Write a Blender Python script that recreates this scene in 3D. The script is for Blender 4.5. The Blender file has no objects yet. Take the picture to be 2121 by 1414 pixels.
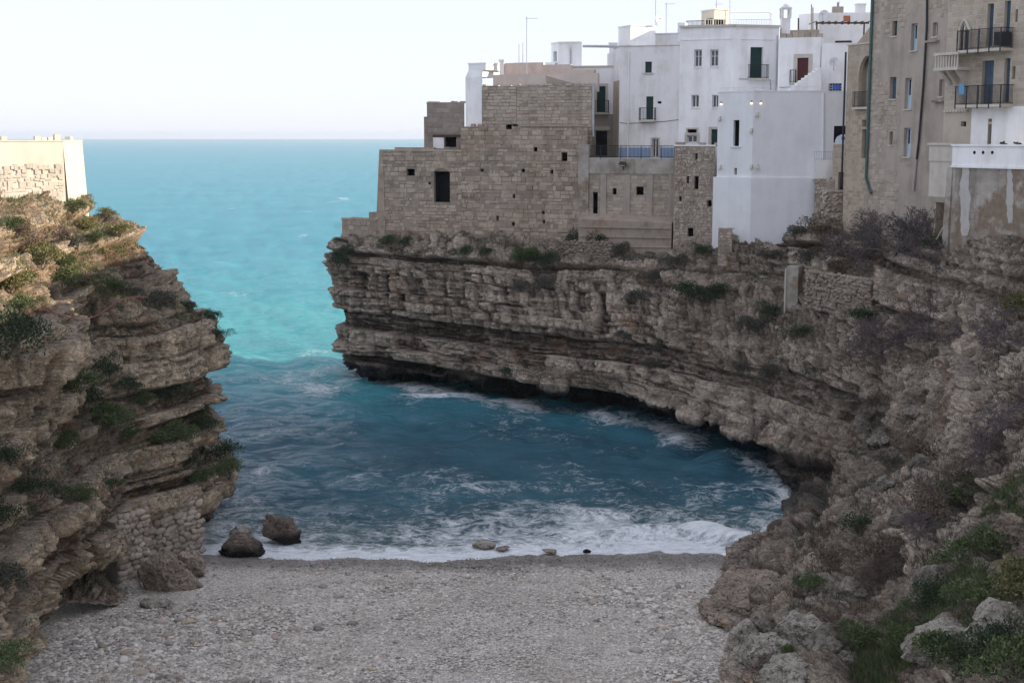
import bpy, bmesh, math, random
import numpy as np
from mathutils import Vector, Matrix
random.seed(7); rng = np.random.default_rng(7)
scene = bpy.context.scene
COL = scene.collection
# ------------------------------------------------------------------ camera, sky, sun, exposure
F, CX, CY, CAMH = 2946.0, 1060.5, 707.0, 20.0
PITCH = math.atan(424 / F)
cam_d = bpy.data.cameras.new('camera'); cam = bpy.data.objects.new('camera', cam_d); COL.objects.link(cam)
cam_d.sensor_width = 36.0; cam_d.lens = F / 2121 * 36.0; cam_d.clip_start = 0.5; cam_d.clip_end = 30000
cam.location = (0, 0, CAMH); cam.rotation_euler = (math.pi / 2 - PITCH, 0, 0)
scene.camera = cam
SUN_AZ, SUN_EL = math.radians(98), math.radians(21)      # azimuth clockwise from +Y
to_sun = Vector((math.sin(SUN_AZ) * math.cos(SUN_EL), math.cos(SUN_AZ) * math.cos(SUN_EL), math.sin(SUN_EL)))
world = bpy.data.worlds.new('World'); scene.world = world; world.use_nodes = True
wn = world.node_tree; bg = wn.nodes['Background']
sky = wn.nodes.new('ShaderNodeTexSky'); sky.sky_type = 'NISHITA'; sky.sun_disc = False
sky.sun_elevation = SUN_EL; sky.sun_rotation = SUN_AZ
sky.air_density = 1.0; sky.dust_density = 0.6; sky.ozone_density = 1.0; sky.altitude = 20
hsv = wn.nodes.new('ShaderNodeHueSaturation'); hsv.inputs['Saturation'].default_value = 0.8
wn.links.new(sky.outputs[0], hsv.inputs['Color']); 
veil = wn.nodes.new('ShaderNodeMix'); veil.data_type = 'RGBA'; veil.inputs[0].default_value = 0.92      # thin even milky veil over the whole sky
veil.inputs[7].default_value = (2.58, 2.70, 3.16, 1)
wn.links.new(hsv.outputs[0], veil.inputs[6]); wn.links.new(veil.outputs[2], bg.inputs['Color'])
bg.inputs['Strength'].default_value = 0.15
sun_d = bpy.data.lights.new('sun', 'SUN'); sun = bpy.data.objects.new('sun', sun_d); COL.objects.link(sun)
sun_d.energy = 3.3; sun_d.angle = math.radians(0.5); sun_d.color = (1.0, 0.84, 0.66)
sun.rotation_euler = to_sun.to_track_quat('Z', 'Y').to_euler()
vs = scene.view_settings; vs.view_transform = 'Standard'; vs.look = 'None'; vs.gamma = 1.0; vs.exposure = 1.22
scene.cycles.max_bounces = 6; scene.cycles.diffuse_bounces = 3; scene.cycles.glossy_bounces = 3
scene.cycles.transparent_max_bounces = 8; scene.cycles.use_denoising = True

# ------------------------------------------------------------------ helpers
SP, CP = math.sin(PITCH), math.cos(PITCH)
def ray(px, py):
    dx, dy = (px - CX) / F, -(py - CY) / F
    return np.array([dx, CP + dy * SP, -SP + dy * CP])
def W(px, py, Y):
    d = ray(px, py); return np.array([0, 0, CAMH]) + d * (Y / d[1])
def tag(o, label=None, cat=None, group=None, kind=None):
    if label: o['label'] = label
    if cat: o['category'] = cat
    if group: o['group'] = group
    if kind: o['kind'] = kind
    return o
def mesh_np(name, V, Fc, mat=None, parent=None, smooth=False, attrs=None):
    me = bpy.data.meshes.new(name)
    V = np.asarray(V, np.float32)
    if isinstance(Fc, np.ndarray):
        n, k = Fc.shape
        me.vertices.add(len(V)); me.vertices.foreach_set('co', V.ravel())
        me.loops.add(n * k); me.loops.foreach_set('vertex_index', Fc.astype(np.int32).ravel())
        me.polygons.add(n); me.polygons.foreach_set('loop_start', np.arange(0, n * k, k, dtype=np.int32))
        me.update(calc_edges=True)
    else:
        me.from_pydata([tuple(map(float, v)) for v in V], [], Fc); me.update()
    if smooth: me.polygons.foreach_set('use_smooth', np.ones(len(me.polygons), bool))
    for k_, a in (attrs or {}).items():
        at = me.attributes.new(k_, 'FLOAT', 'POINT'); at.data.foreach_set('value', np.asarray(a, np.float32))
    if mat: me.materials.append(mat)
    o = bpy.data.objects.new(name, me); COL.objects.link(o)
    if parent: o.parent = parent
    return o
def empty(name, loc=(0, 0, 0)):
    o = bpy.data.objects.new(name, None); COL.objects.link(o); o.location = tuple(map(float, loc)); o.empty_display_size = 0.3
    return o
class MB:
    """collects boxes, tubes, quads in world coordinates -> one mesh"""
    def __init__(s): s.v = []; s.f = []
    def add(s, vs_, fs):
        b = len(s.v); s.v += [tuple(map(float, q)) for q in vs_]; s.f += [tuple(i + b for i in f) for f in fs]; return s
    def hexa(s, p):  # 8 points: bottom 4 ccw then top 4
        return s.add(p, [(3, 2, 1, 0), (4, 5, 6, 7), (0, 1, 5, 4), (1, 2, 6, 5), (2, 3, 7, 6), (3, 0, 4, 7)])
    def box(s, a, b):
        x0, y0, z0 = a; x1, y1, z1 = b
        return s.hexa([(x0, y0, z0), (x1, y0, z0), (x1, y1, z0), (x0, y1, z0), (x0, y0, z1), (x1, y0, z1), (x1, y1, z1), (x0, y1, z1)])
    def obox(s, c, u, n, hu, hn, z0, z1):  # oriented box: centre plan c, unit dirs u,n
        c = np.array(c[:2]); u = np.array(u[:2]); n = np.array(n[:2])
        q = [c - u * hu - n * hn, c + u * hu - n * hn, c + u * hu + n * hn, c - u * hu + n * hn]
        if u[0] * n[1] - u[1] * n[0] < 0: q = q[::-1]
        return s.hexa([(*p, z0) for p in q] + [(*p, z1) for p in q])
    def tube(s, pts, r, k=6, r1=None):
        pts = [np.array(p, float) for p in pts]; n = len(pts); b = []
        for i, p in enumerate(pts):
            t = pts[min(i + 1, n - 1)] - pts[max(i - 1, 0)]; t = t / (np.linalg.norm(t) + 1e-9)
            a = np.cross(t, (0, 0, 1) if abs(t[2]) < .9 else (1, 0, 0)); a /= np.linalg.norm(a); c = np.cross(t, a)
            rr = r if r1 is None else r + (r1 - r) * i / max(1, n - 1)
            b += [p + rr * (a * math.cos(6.2832 * j / k) + c * math.sin(6.2832 * j / k)) for j in range(k)]
        fs = []
        for i in range(n - 1):
            for j in range(k):
                j2 = (j + 1) % k; fs.append((i * k + j, i * k + j2, (i + 1) * k + j2, (i + 1) * k + j))
        fs.append(tuple(range(k - 1, -1, -1))); fs.append(tuple(range((n - 1) * k, n * k)))
        return s.add(b, fs)
    def build(s, name, mat, parent=None, smooth=False, origin=None):
        V = np.array(s.v)
        o = mesh_np(name, V, s.f, mat, None, smooth)
        if parent is not None:
            o.parent = parent; o.matrix_parent_inverse = Matrix.Translation(parent.location).inverted()
        return o
# hashed lattice noise ------------------------------------------------
def _h(ix, iy, iz, seed):
    h = (ix.astype(np.uint32) * np.uint32(374761393) + iy.astype(np.uint32) * np.uint32(668265263) + iz.astype(np.uint32) * np.uint32(2147483647) + np.uint32(seed * 1274126177 & 0xffffffff))
    h = (h ^ (h >> np.uint32(13))) * np.uint32(1274126177); h = (h ^ (h >> np.uint32(16))) * np.uint32(2246822519)
    h ^= h >> np.uint32(13)
    return h.astype(np.float32) * np.float32(1 / 4294967295.0)
def vn(P, seed=0):
    P = np.asarray(P, np.float32) + np.float32(1000.0); I = np.floor(P); f = P - I; I = I.astype(np.int64)
    f = f * f * f * (f * (f * 6 - 15) + 10); out = np.zeros(len(P), np.float32)
    for a in (0, 1):
        wx = f[:, 0] if a else 1 - f[:, 0]
        for b in (0, 1):
            wy = f[:, 1] if b else 1 - f[:, 1]
            for c in (0, 1):
                wz = f[:, 2] if c else 1 - f[:, 2]
                out += wx * wy * wz * _h(I[:, 0] + a, I[:, 1] + b, I[:, 2] + c, seed)
    return out * 2 - 1
def fbm(P, o=4, seed=0, g=.5):
    P = np.asarray(P, np.float32); r = 0; a = 1; t = 0
    for i in range(o): r = r + a * vn(P * (2.03 ** i) + i * 17.3, seed + i); t += a; a *= g
    return r / t
def voro(P, seed=0):
    P = np.asarray(P, np.float32) + np.float32(500.0); I = np.floor(P).astype(np.int64); f1 = np.full(len(P), 9., np.float32); f2 = f1.copy(); idv = np.zeros(len(P), np.float32); off = np.zeros((len(P), 3), np.float32)
    for a in (-1, 0, 1):
        for b in (-1, 0, 1):
            for c in (-1, 0, 1):
                J = I + np.array([a, b, c])
                q = np.stack([J[:, 0] + _h(J[:, 0], J[:, 1], J[:, 2], seed), J[:, 1] + _h(J[:, 0], J[:, 1], J[:, 2], seed + 1), J[:, 2] + _h(J[:, 0], J[:, 1], J[:, 2], seed + 2)], 1) - P
                d = np.sqrt((q ** 2).sum(1)); hid = _h(J[:, 0], J[:, 1], J[:, 2], seed + 3)
                m = d < f1; f2 = np.where(m, f1, np.minimum(f2, d)); idv = np.where(m, hid, idv); off[m] = q[m]; f1 = np.where(m, d, f1)
    return f1, f2, idv, off
# material helper -----------------------------------------------------
class NT:
    def __init__(s, name):
        s.m = bpy.data.materials.new(name); s.m.use_nodes = True; s.t = s.m.node_tree; s.n = s.t.nodes
        s.b = s.n['Principled BSDF']; s.out = s.n['Material Output']
    def new(s, t, **kw):
        n = s.n.new(t)
        for k, v in kw.items(): setattr(n, k, v)
        return n
    def link(s, a, b): s.t.links.new(a, b)
    def put(s, sock, v):
        if isinstance(v, bpy.types.NodeSocket): s.link(v, sock)
        elif isinstance(v, (tuple, list)) and len(v) == 3 and sock.type == 'RGBA': sock.default_value = (*v, 1)
        else: sock.default_value = v
    def pos(s): return s.new('ShaderNodeNewGeometry').outputs['Position']
    def mapv(s, vec, scale): 
        n = s.new('ShaderNodeVectorMath', operation='MULTIPLY'); s.put(n.inputs[0], vec); n.inputs[1].default_value = scale; return n.outputs[0]
    def noise(s, vec, scale, detail=4, rough=.55, dist=0.0):
        n = s.new('ShaderNodeTexNoise'); s.put(n.inputs['Vector'], vec); n.inputs['Scale'].default_value = scale; n.inputs['Detail'].default_value = detail; n.inputs['Roughness'].default_value = rough; n.inputs['Distortion'].default_value = dist
        return n.outputs[0]
    def voro(s, vec, scale, feature='F1', out='Distance'):
        n = s.new('ShaderNodeTexVoronoi', feature=feature); s.put(n.inputs['Vector'], vec); n.inputs['Scale'].default_value = scale; return n.outputs[out]
    def ramp(s, v, a, b, lo=0., hi=1.):
        n = s.new('ShaderNodeMapRange'); s.put(n.inputs[0], v); s.put(n.inputs[1], a); s.put(n.inputs[2], b); n.inputs[3].default_value = lo; n.inputs[4].default_value = hi; return n.outputs[0]
    def mix(s, f, a, b, mode='MIX'):
        n = s.new('ShaderNodeMix', data_type='RGBA', blend_type=mode); s.put(n.inputs[0], f); s.put(n.inputs[6], a); s.put(n.inputs[7], b); return n.outputs[2]
    def math(s, op, a, b=0.):
        n = s.new('ShaderNodeMath', operation=op); s.put(n.inputs[0], a); s.put(n.inputs[1], b); return n.outputs[0]
    def attr(s, name): return s.new('ShaderNodeAttribute', attribute_name=name).outputs['Fac']
    def nz(s):
        n = s.new('ShaderNodeSeparateXYZ'); s.link(s.new('ShaderNodeNewGeometry').outputs['Normal'], n.inputs[0]); return n.outputs[2]
    def pz(s):
        n = s.new('ShaderNodeSeparateXYZ'); s.link(s.pos(), n.inputs[0]); return n.outputs[2]
    def rnd(s):
        a = s.new('ShaderNodeObjectInfo').outputs['Random']; b = s.new('ShaderNodeNewGeometry').outputs['Random Per Island']
        return s.math('FRACT', s.math('ADD', a, b))
    def bump(s, h, strength=.5, dist=.05):
        n = s.new('ShaderNodeBump'); n.inputs['Strength'].default_value = strength; n.inputs['Distance'].default_value = dist; s.put(n.inputs['Height'], h); s.link(n.outputs[0], s.b.inputs['Normal']); return s
    def fin(s, col, rough=.9, spec=.2, metal=0.):
        s.put(s.b.inputs['Base Color'], col); s.put(s.b.inputs['Roughness'], rough); s.put(s.b.inputs['Specular IOR Level'], spec); s.b.inputs['Metallic'].default_value = metal
        return s.m
def plain(name, col, rough=.6, var=.25, scale=3., metal=0., spec=.3):
    n = NT(name); p = n.pos(); k = n.ramp(n.noise(p, scale, 5, .6), .3, .7)
    c = n.mix(k, tuple(x * (1 - var) for x in col), tuple(min(1, x * (1 + var)) for x in col))
    return n.fin(c, rough, spec, metal)
# ------------------------------------------------------------------ rock material
def rock_mat(name, warm=0.0):
    n = NT(name); p = n.pos(); tone = n.attr('tone'); soil = n.attr('soil')
    hp = n.mapv(p, (.28, .28, 4.2)); tp = n.mapv(p, (.16, .16, 10.0)); vp = n.mapv(p, (2.2, 2.2, .25))
    big = n.noise(p, .12, 3); band = n.noise(hp, .8, 4, .6); streak = n.noise(vp, .7, 4, .6); fine = n.noise(p, 5.0, 6, .65)
    k = n.math('ADD', n.math('MULTIPLY', tone, .78), n.math('ADD', n.math('ADD', n.math('MULTIPLY', band, .40), n.math('MULTIPLY', n.noise(tp, .9, 3, .6), .22)), n.math('MULTIPLY', n.noise(p, 2.2, 6, .7), .20)))
    c = n.mix(n.ramp(k, .58, 1.06), (.130 + warm * .05, .090 + warm * .022, .068 + warm * .004), (.78, .645 - warm * .025, .51 - warm * .08))
    c = n.mix(n.ramp(streak, .52, .70), c, n.mix(.65, c, (.085, .060, .045)))
    c = n.mix(n.ramp(n.noise(p, .55, 5, .6), .57, .70, 0, .7), c, (.45, .24, .125))
    c = n.mix(n.ramp(n.noise(p, 1.3, 6, .7), .56, .66, 0, .6), c, (.60, .55, .48))
    c = n.mix(n.ramp(n.noise(p, 2.6, 6, .7), .58, .68, 0, .55), c, (.07, .06, .05))
    top = n.ramp(n.nz(), .45, .85)
    c = n.mix(n.math('MULTIPLY', top, .55), c, n.mix(n.ramp(fine, .4, .6), (.15, .125, .10), (.34, .30, .25)))
    sc = n.mix(n.ramp(fine, .35, .65), (.09, .078, .052), (.23, .185, .13))
    c = n.mix(n.math('MULTIPLY', soil, .8), c, sc)
    c = n.mix(n.ramp(fine, .3, .7), n.mix(.45, c, (.03, .025, .02)), c)
    wz = n.math('ADD', n.pz(), n.math('MULTIPLY', n.noise(p, .5, 3), -1.6))
    wet = n.math('MULTIPLY', n.ramp(wz, 1.5, .5), n.attr('wet'))
    c = n.mix(wet, c, (.018, .016, .014))
    rough = n.ramp(wet, 0, 1, .95, .45)
    h = n.math('ADD', n.noise(p, 3.0, 9, .75), n.math('MULTIPLY', n.noise(hp, 4.0, 5, .6), .7))
    wv = n.new('ShaderNodeVectorMath', operation='ADD'); n.link(p, wv.inputs[0]); wn_ = n.new('ShaderNodeTexNoise'); n.link(p, wn_.inputs['Vector']); wn_.inputs['Scale'].default_value = 1.1; wn_.inputs['Detail'].default_value = 3; n.link(n.mapv(wn_.outputs['Color'], (.9, .9, .9)), wv.inputs[1])
    ck = n.math('ADD', n.ramp(n.voro(n.mapv(wv.outputs[0], (1, 1, 1.7)), 1.6, 'DISTANCE_TO_EDGE'), 0, .06), n.math('MULTIPLY', n.ramp(n.voro(n.mapv(wv.outputs[0], (1, 1, 1.5)), 5.0, 'DISTANCE_TO_EDGE'), 0, .09), .5))
    h = n.math('ADD', h, n.math('MULTIPLY', ck, .55))
    n.bump(h, 1.0, .13)
    return n.fin(c, rough, .25)
M_ROCK = rock_mat('cliff_rock'); M_ROCKL = rock_mat('cliff_rock_warm', 1.0)

# ------------------------------------------------------------------ cliffs: control stations (pixel, pixel, distance) -> world, resampled and displaced
def pt(t): return np.array(t[1:], float) if t[0] == 'w' else W(*t)
def crom(P, u):
    """catmull-rom along axis 0 at float params u"""
    n = P.shape[0]; i = np.clip(np.floor(u).astype(int), 0, n - 2); f = (u - i)
    p0, p1, p2, p3 = P[np.clip(i - 1, 0, n - 1)], P[i], P[i + 1], P[np.clip(i + 2, 0, n - 1)]
    f = f.reshape((-1,) + (1,) * (P.ndim - 1)); tn = .42
    m1, m2 = tn * (p2 - p0), tn * (p3 - p1)
    return (2 * f**3 - 3 * f**2 + 1) * p1 + (f**3 - 2 * f**2 + f) * m1 + (-2 * f**3 + 3 * f**2) * p2 + (f**3 - f**2) * m2
def alloc(C, n, wts=None):
    d = np.linalg.norm(np.diff(C, axis=0), axis=2).mean(1)
    if wts is not None: d = d * wts
    c = np.concatenate([[0], np.cumsum(d)]); return np.interp(np.linspace(0, c[-1], n), c, np.arange(len(c)))
def strata(P, S, seed, ks, scale=1.0, tilt=0.0):
    r = np.random.default_rng(seed); nl = 90
    hard = r.random(nl) > .40; th = np.where(hard, .45 + .9 * r.random(nl), .25 + .55 * r.random(nl)) * scale
    b = np.concatenate([[-6], -6 + np.cumsum(th)])
    zz = P[:, 2] + .45 * vn(P * .05, seed) + .10 * vn(P * .4, seed + 1) + tilt * P[:, 0]
    i = np.clip(np.searchsorted(b, zz) - 1, 0, nl - 1); t = (zz - b[i]) / th[i]; T = th[i]
    a = np.where(hard, .30 + .55 * r.random(nl), -.55 - .75 * r.random(nl))
    slow = vn(np.stack([S * .07, i * 5.3, S * 0], 1), seed + 2)
    lp = a[i] * (.65 + .5 * vn(np.stack([S * .11, i * 3.1 + 9, S * 0], 1), seed + 3)) + .40 * slow
    w = (.55 + 1.9 * r.random(nl) ** 2)[i] * scale
    q = S / w + r.random(nl)[i] * 50 + .35 * vn(P * .9, seed + 4); j = np.floor(q); fq = q - j
    I64 = i.astype(np.int64)
    bp = _h(I64, j.astype(np.int64), I64 * 0, seed + 5) * 2 - 1; lost = (_h(I64, j.astype(np.int64), I64 * 0 + 1, seed + 6) > .84)
    ex = np.minimum(fq, 1 - fq) * w; ez = np.minimum(t, 1 - t) * T
    d = lp + hard[i] * (.46 * bp - .60 * lost + .20 * (t - .5)) - .26 * np.exp(-(ez / .05)) - .42 * hard[i] * np.exp(-(ex / .09))
    # thin beds inside the layers
    th2 = .07 + .20 * r.random(400); b2 = np.concatenate([[-7], -7 + np.cumsum(th2)]); z2 = zz + .05 * vn(P * 1.3, seed + 8)
    i2 = np.clip(np.searchsorted(b2, z2) - 1, 0, 399); q2 = S / (.35 + 1.4 * r.random(400))[i2] + 31 * r.random(400)[i2] + .4 * vn(P * 1.7, seed + 9)
    h2 = _h(i2.astype(np.int64), np.floor(q2).astype(np.int64), i2.astype(np.int64) * 0, seed + 7) * 2 - 1
    d = d + np.where(hard[i], .13, .17) * h2 + .14 * (r.random(400)[i2] - .5)
    tone = np.clip(.46 + .26 * np.where(hard[i], 1, -1) * (.5 + .5 * np.abs(a[i])) + .20 * bp + .22 * h2 - .25 * (lost & hard[i]), 0, 1)
    return d * ks, tone
def build_cliff(name, ST, nu, nv, seed, mat, rubble, wts_v=None, wet=None, sgn=1, wts_u=None, tilt=0., soilk=1., rowk=None, terr=None):
    C = np.array([[pt(t) for t in s] for s in ST])
    u = alloc(C, nu, wts_u); v = alloc(np.swapaxes(C, 0, 1), nv, wts_v)
    G = np.swapaxes(crom(np.swapaxes(crom(C, u), 0, 1), v), 0, 1)           # nu,nv,3
    du = np.gradient(G, axis=0); dv = np.gradient(G, axis=1); N = np.cross(du, dv) * sgn
    N /= np.linalg.norm(N, axis=2, keepdims=True) + 1e-9
    D = N * np.array([1, 1, .45]); D /= np.linalg.norm(D, axis=2, keepdims=True) + 1e-9
    sa = np.concatenate([[0], np.cumsum(np.linalg.norm(np.diff(G[:, nv // 2], axis=0), axis=1))])
    S = np.repeat(sa[:, None], nv, 1).ravel().astype(np.float32)
    rb = np.repeat(np.interp(u, np.arange(len(ST)), rubble)[:, None], nv, 1).ravel()
    vr = np.repeat(v[None, :], nu, 0).ravel(); P = G.reshape(-1, 3).astype(np.float32)
    P = P + (D.reshape(-1, 3) * (fbm(P * .16, 3, seed + 20) * (1.3 + .6 * (1 - rb)))[:, None] * (.6 + .4 * rb)[:, None]).astype(np.float32)
    if rowk is not None: rb = rb * np.clip((vr - rowk[0]) / rowk[1], .12, 1)
    slope = np.clip((N.reshape(-1, 3)[:, 2] - .45) / .35, 0, 1)
    ks = (1 - .55 * rb) * (1 - .35 * slope)
    if terr is not None:      # stepped ledges
        tw = np.repeat(np.interp(u, np.arange(len(ST)), terr)[:, None], nv, 1).ravel() * np.clip((vr - 1.6) / .6, 0, 1) * np.clip((5.2 - vr) / 1.2, 0, 1)
        hz = .42; zq = P[:, 2] + .35 * vn(P * .25, seed + 90) + .12 * vn(P * .9, seed + 91); q_ = zq / hz; fl = np.floor(q_); fr = q_ - fl
        P[:, 2] += (tw * ((fl + np.clip((fr - .72) / .28, 0, 1) ** .7) * hz - zq)).astype(np.float32)
    ds, tone = strata(P, S, seed, ks, 1.0, tilt)
    pw = P + .35 * np.stack([vn(P * 1.2, seed + 31), vn(P * 1.2, seed + 32), vn(P * 1.2, seed + 33)], 1)
    f1, f2, idv, of1 = voro(pw * np.array([.5, .5, .75]), seed + 40); g1, g2, idg, of2 = voro(pw * 1.5 + 3, seed + 50)
    def fac(idn, off, k): 
        dr = np.stack([np.sin(idn * 91.7), np.cos(idn * 57.3), .6 * np.sin(idn * 33.1 + 1)], 1); return (dr * off).sum(1) * k
    msk = np.clip(.55 + 1.6 * vn(P * .22, seed + 45), .05, 1)
    bl = (fac(idv, of1, .9) + (idv - .45) * 1.1 - .35 * np.exp(-(f2 - f1) / .06)) * msk
    bl2 = fac(idg, of2, .35) + (idg - .5) * .35 - .16 * np.exp(-(g2 - g1) / .07)
    pt1, pt2, pid, _o = voro(pw * 3.1 + 7, seed + 55)
    ridge = .5 - np.abs(fbm(P * 1.6, 4, seed + 60, .6))
    d = ds + rb * .8 * bl + (.22 + .5 * rb) * bl2 - .16 * np.exp(-(np.maximum(pt1 - .12, 0) / .12)) * (pid > .6) + .22 * ridge * (1 - .3 * rb) + .10 * fbm(P * 4.5, 3, seed + 70, .65)
    tone = tone * (1 - rb) + rb * np.clip(.36 + .62 * idv * msk + .42 * (idg - .3), 0, 1)
    edge = np.minimum(1, np.minimum(vr / .6 + .35, 1)); d = d * edge
    P2 = P + D.reshape(-1, 3) * d[:, None]
    idx = np.arange(nu * nv).reshape(nu, nv)
    Fq = np.stack([idx[:-1, :-1], idx[1:, :-1], idx[1:, 1:], idx[:-1, 1:]], -1).reshape(-1, 4)
    if sgn < 0: Fq = Fq[:, ::-1]
    Gn = P2.reshape(nu, nv, 3); NN = np.cross(np.gradient(Gn, axis=0), np.gradient(Gn, axis=1)) * sgn
    NN /= np.linalg.norm(NN, axis=2, keepdims=True) + 1e-9
    low = fbm(P * .35, 3, seed + 80)
    soil = np.clip((slope * .9 + .6 * low - .25) * 1.6, 0, 1) * np.clip(1.15 - (bl + .25) * 1.6, 0, 1) if rb.max() > 0 else np.clip(slope + low, 0, 1)
    soil = np.clip(soil, 0, 1) * (vr > 2.3) * soilk
    wetv = np.ones(len(P2)) if wet is None else np.repeat(np.interp(u, np.arange(len(ST)), wet)[:, None], nv, 1).ravel()
    o = mesh_np(name, P2, Fq, mat, None, False, {'tone': tone, 'soil': soil, 'wet': wetv})
    return o, Gn, NN, u, v
RS = [
 [('w',60,127,-1.5),('w',60,127,1),('w',60,128,1.6),('w',60,127,5),('w',60,127,8),('w',60,126,10),('w',60,125,11.5),('w',60,123,12),('w',60,116,12)],
 [('w',8,123.5,-1.5),('w',8,123.5,1),('w',8,124.5,1.6),('w',8,123.5,5),('w',8,123.5,8),('w',8,123,10),('w',8,122.5,11.5),('w',8,121.5,12),('w',8,118.5,12)],
 [('w',-9,122.5,-1.5),('w',-9,122.5,1),('w',-10,123,1.6),('w',-11,123,5),('w',-11.5,123,8),('w',-12,122.5,10),('w',-11.5,122,11.5),('w',-10,121,12),('w',-7,120,12)],
 [(770,792,121.5),(762,748,121.5),(724,758,118),(704,705,118),(690,650,118),(683,585,118),(693,525,118.5),(714,508,120),(745,500,123)],
 [(843,811,116.7),(841,779,117.2),(800,776,113.5),(790,735,114),(785,650,114.5),(780,585,115),(785,520,116),(790,497,118.3),(800,480,124)],
 [(988,836,111.7),(986,790,112.2),(945,785,108.5),(945,745,109.2),(945,660,110),(945,590,111),(945,530,112.5),(950,505,115.3),(960,480,123)],
 [(1118,861,107.2),(1116,803,107.7),(1075,798,103.8),(1075,750,104.8),(1080,665,106),(1080,600,107.3),(1080,545,109.5),(1080,515,113),(1080,480,122)],
 [(1263,881,103.7),(1261,816,104.2),(1220,811,100.3),(1220,770,101.5),(1220,690,103),(1220,610,104.8),(1220,550,107),(1220,522,110.6),(1220,480,120)],
 [(1378,901,100.2),(1376,842,100.7),(1330,832,96.5),(1330,785,98),(1330,700,100),(1335,620,102.5),(1340,560,105),(1350,530,108.5),(1350,480,118)],
 [(1493,966,93.7),(1491,881,94.2),(1440,866,90),(1440,830,92),(1440,740,95),(1450,650,98.5),(1460,560,103),(1470,512,106.5),(1480,470,116)],
 [(1603,996,88.2),(1601,924,89.2),(1545,904,84.8),(1550,860,87),(1560,760,91),(1565,670,95),(1575,580,100),(1580,507,104),(1600,470,114)],
 [(1678,1036,84.2),(1676,969,84.7),(1610,944,81),(1640,890,83.5),(1660,790,87),(1670,700,91),(1680,600,96),(1690,455,101),(1720,420,110)],
 [(1660,1085,75),(1650,1060,75.2),(1640,1020,75.4),(1740,955,78),(1780,860,80),(1790,760,83),(1810,660,86),(1850,520,91),(1890,430,100)],
 [(1600,1140,69),(1598,1120,69.5),(1600,1085,69.5),(1730,1000,72.5),(1800,930,74),(1850,840,76),(1910,700,79),(1985,492,82.9),(2060,470,90)],
 [(1590,1190,65),(1590,1170,65),(1592,1130,65.3),(1710,1060,67.5),(1800,990,68.5),(1900,900,70),(1990,780,72),(2085,505,77.2),(2200,470,84)],
 [(1490,1290,56.5),(1495,1260,56.8),(1505,1205,57.5),(1640,1170,59.5),(1740,1080,60.5),(1880,980,61),(2010,850,62),(2150,655,66),(2330,520,72)],
 [(1500,1400,49),(1505,1370,49.2),(1530,1310,49.8),(1640,1250,51),(1760,1180,52),(1900,1080,52.5),(2040,950,53),(2180,800,54),(2420,600,60)],
 [(1570,1480,43.5),(1580,1450,43.5),(1600,1400,44),(1700,1345,44.5),(1820,1280,45),(1960,1180,45.5),(2110,1060,46),(2260,900,46.5),(2550,650,51)],
 [(1660,1640,36.5),(1670,1600,36.5),(1700,1560,37),(1800,1490,37.5),(1920,1420,38),(2060,1330,38),(2220,1200,38.5),(2400,1030,39),(2750,720,43)],
 [(1750,1900,28),(1770,1860,28),(1800,1800,28),(1900,1720,28),(2050,1640,28),(2200,1540,28),(2400,1400,28.5),(2600,1200,29),(3000,850,33)],
]
RB = [0,0,0,0,0,0,0,.0,.02,.06,.12,.2,.4,.5,.6,.7,.85,1,1,1]
CR, GR, NR, UR, VR_ = build_cliff('right_cliff', RS, 1500, 340, 11, M_ROCK, RB, [.6,.6,1.1,1.1,1.1,1.1,1,.5], [1]*12+[1,.6,.25]+[0]*5, wts_u=[.03,.1,.6]+[1.]*8+[1.1,1.2,1.3,1.4,1.4,1.4,.8,.3], tilt=0.012, soilk=.7, rowk=(2.6, 2.2), terr=[0]*10+[.2,.6,1,1,1,.9,.7,.4,.2,0])
tag(CR, kind='structure')
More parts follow.
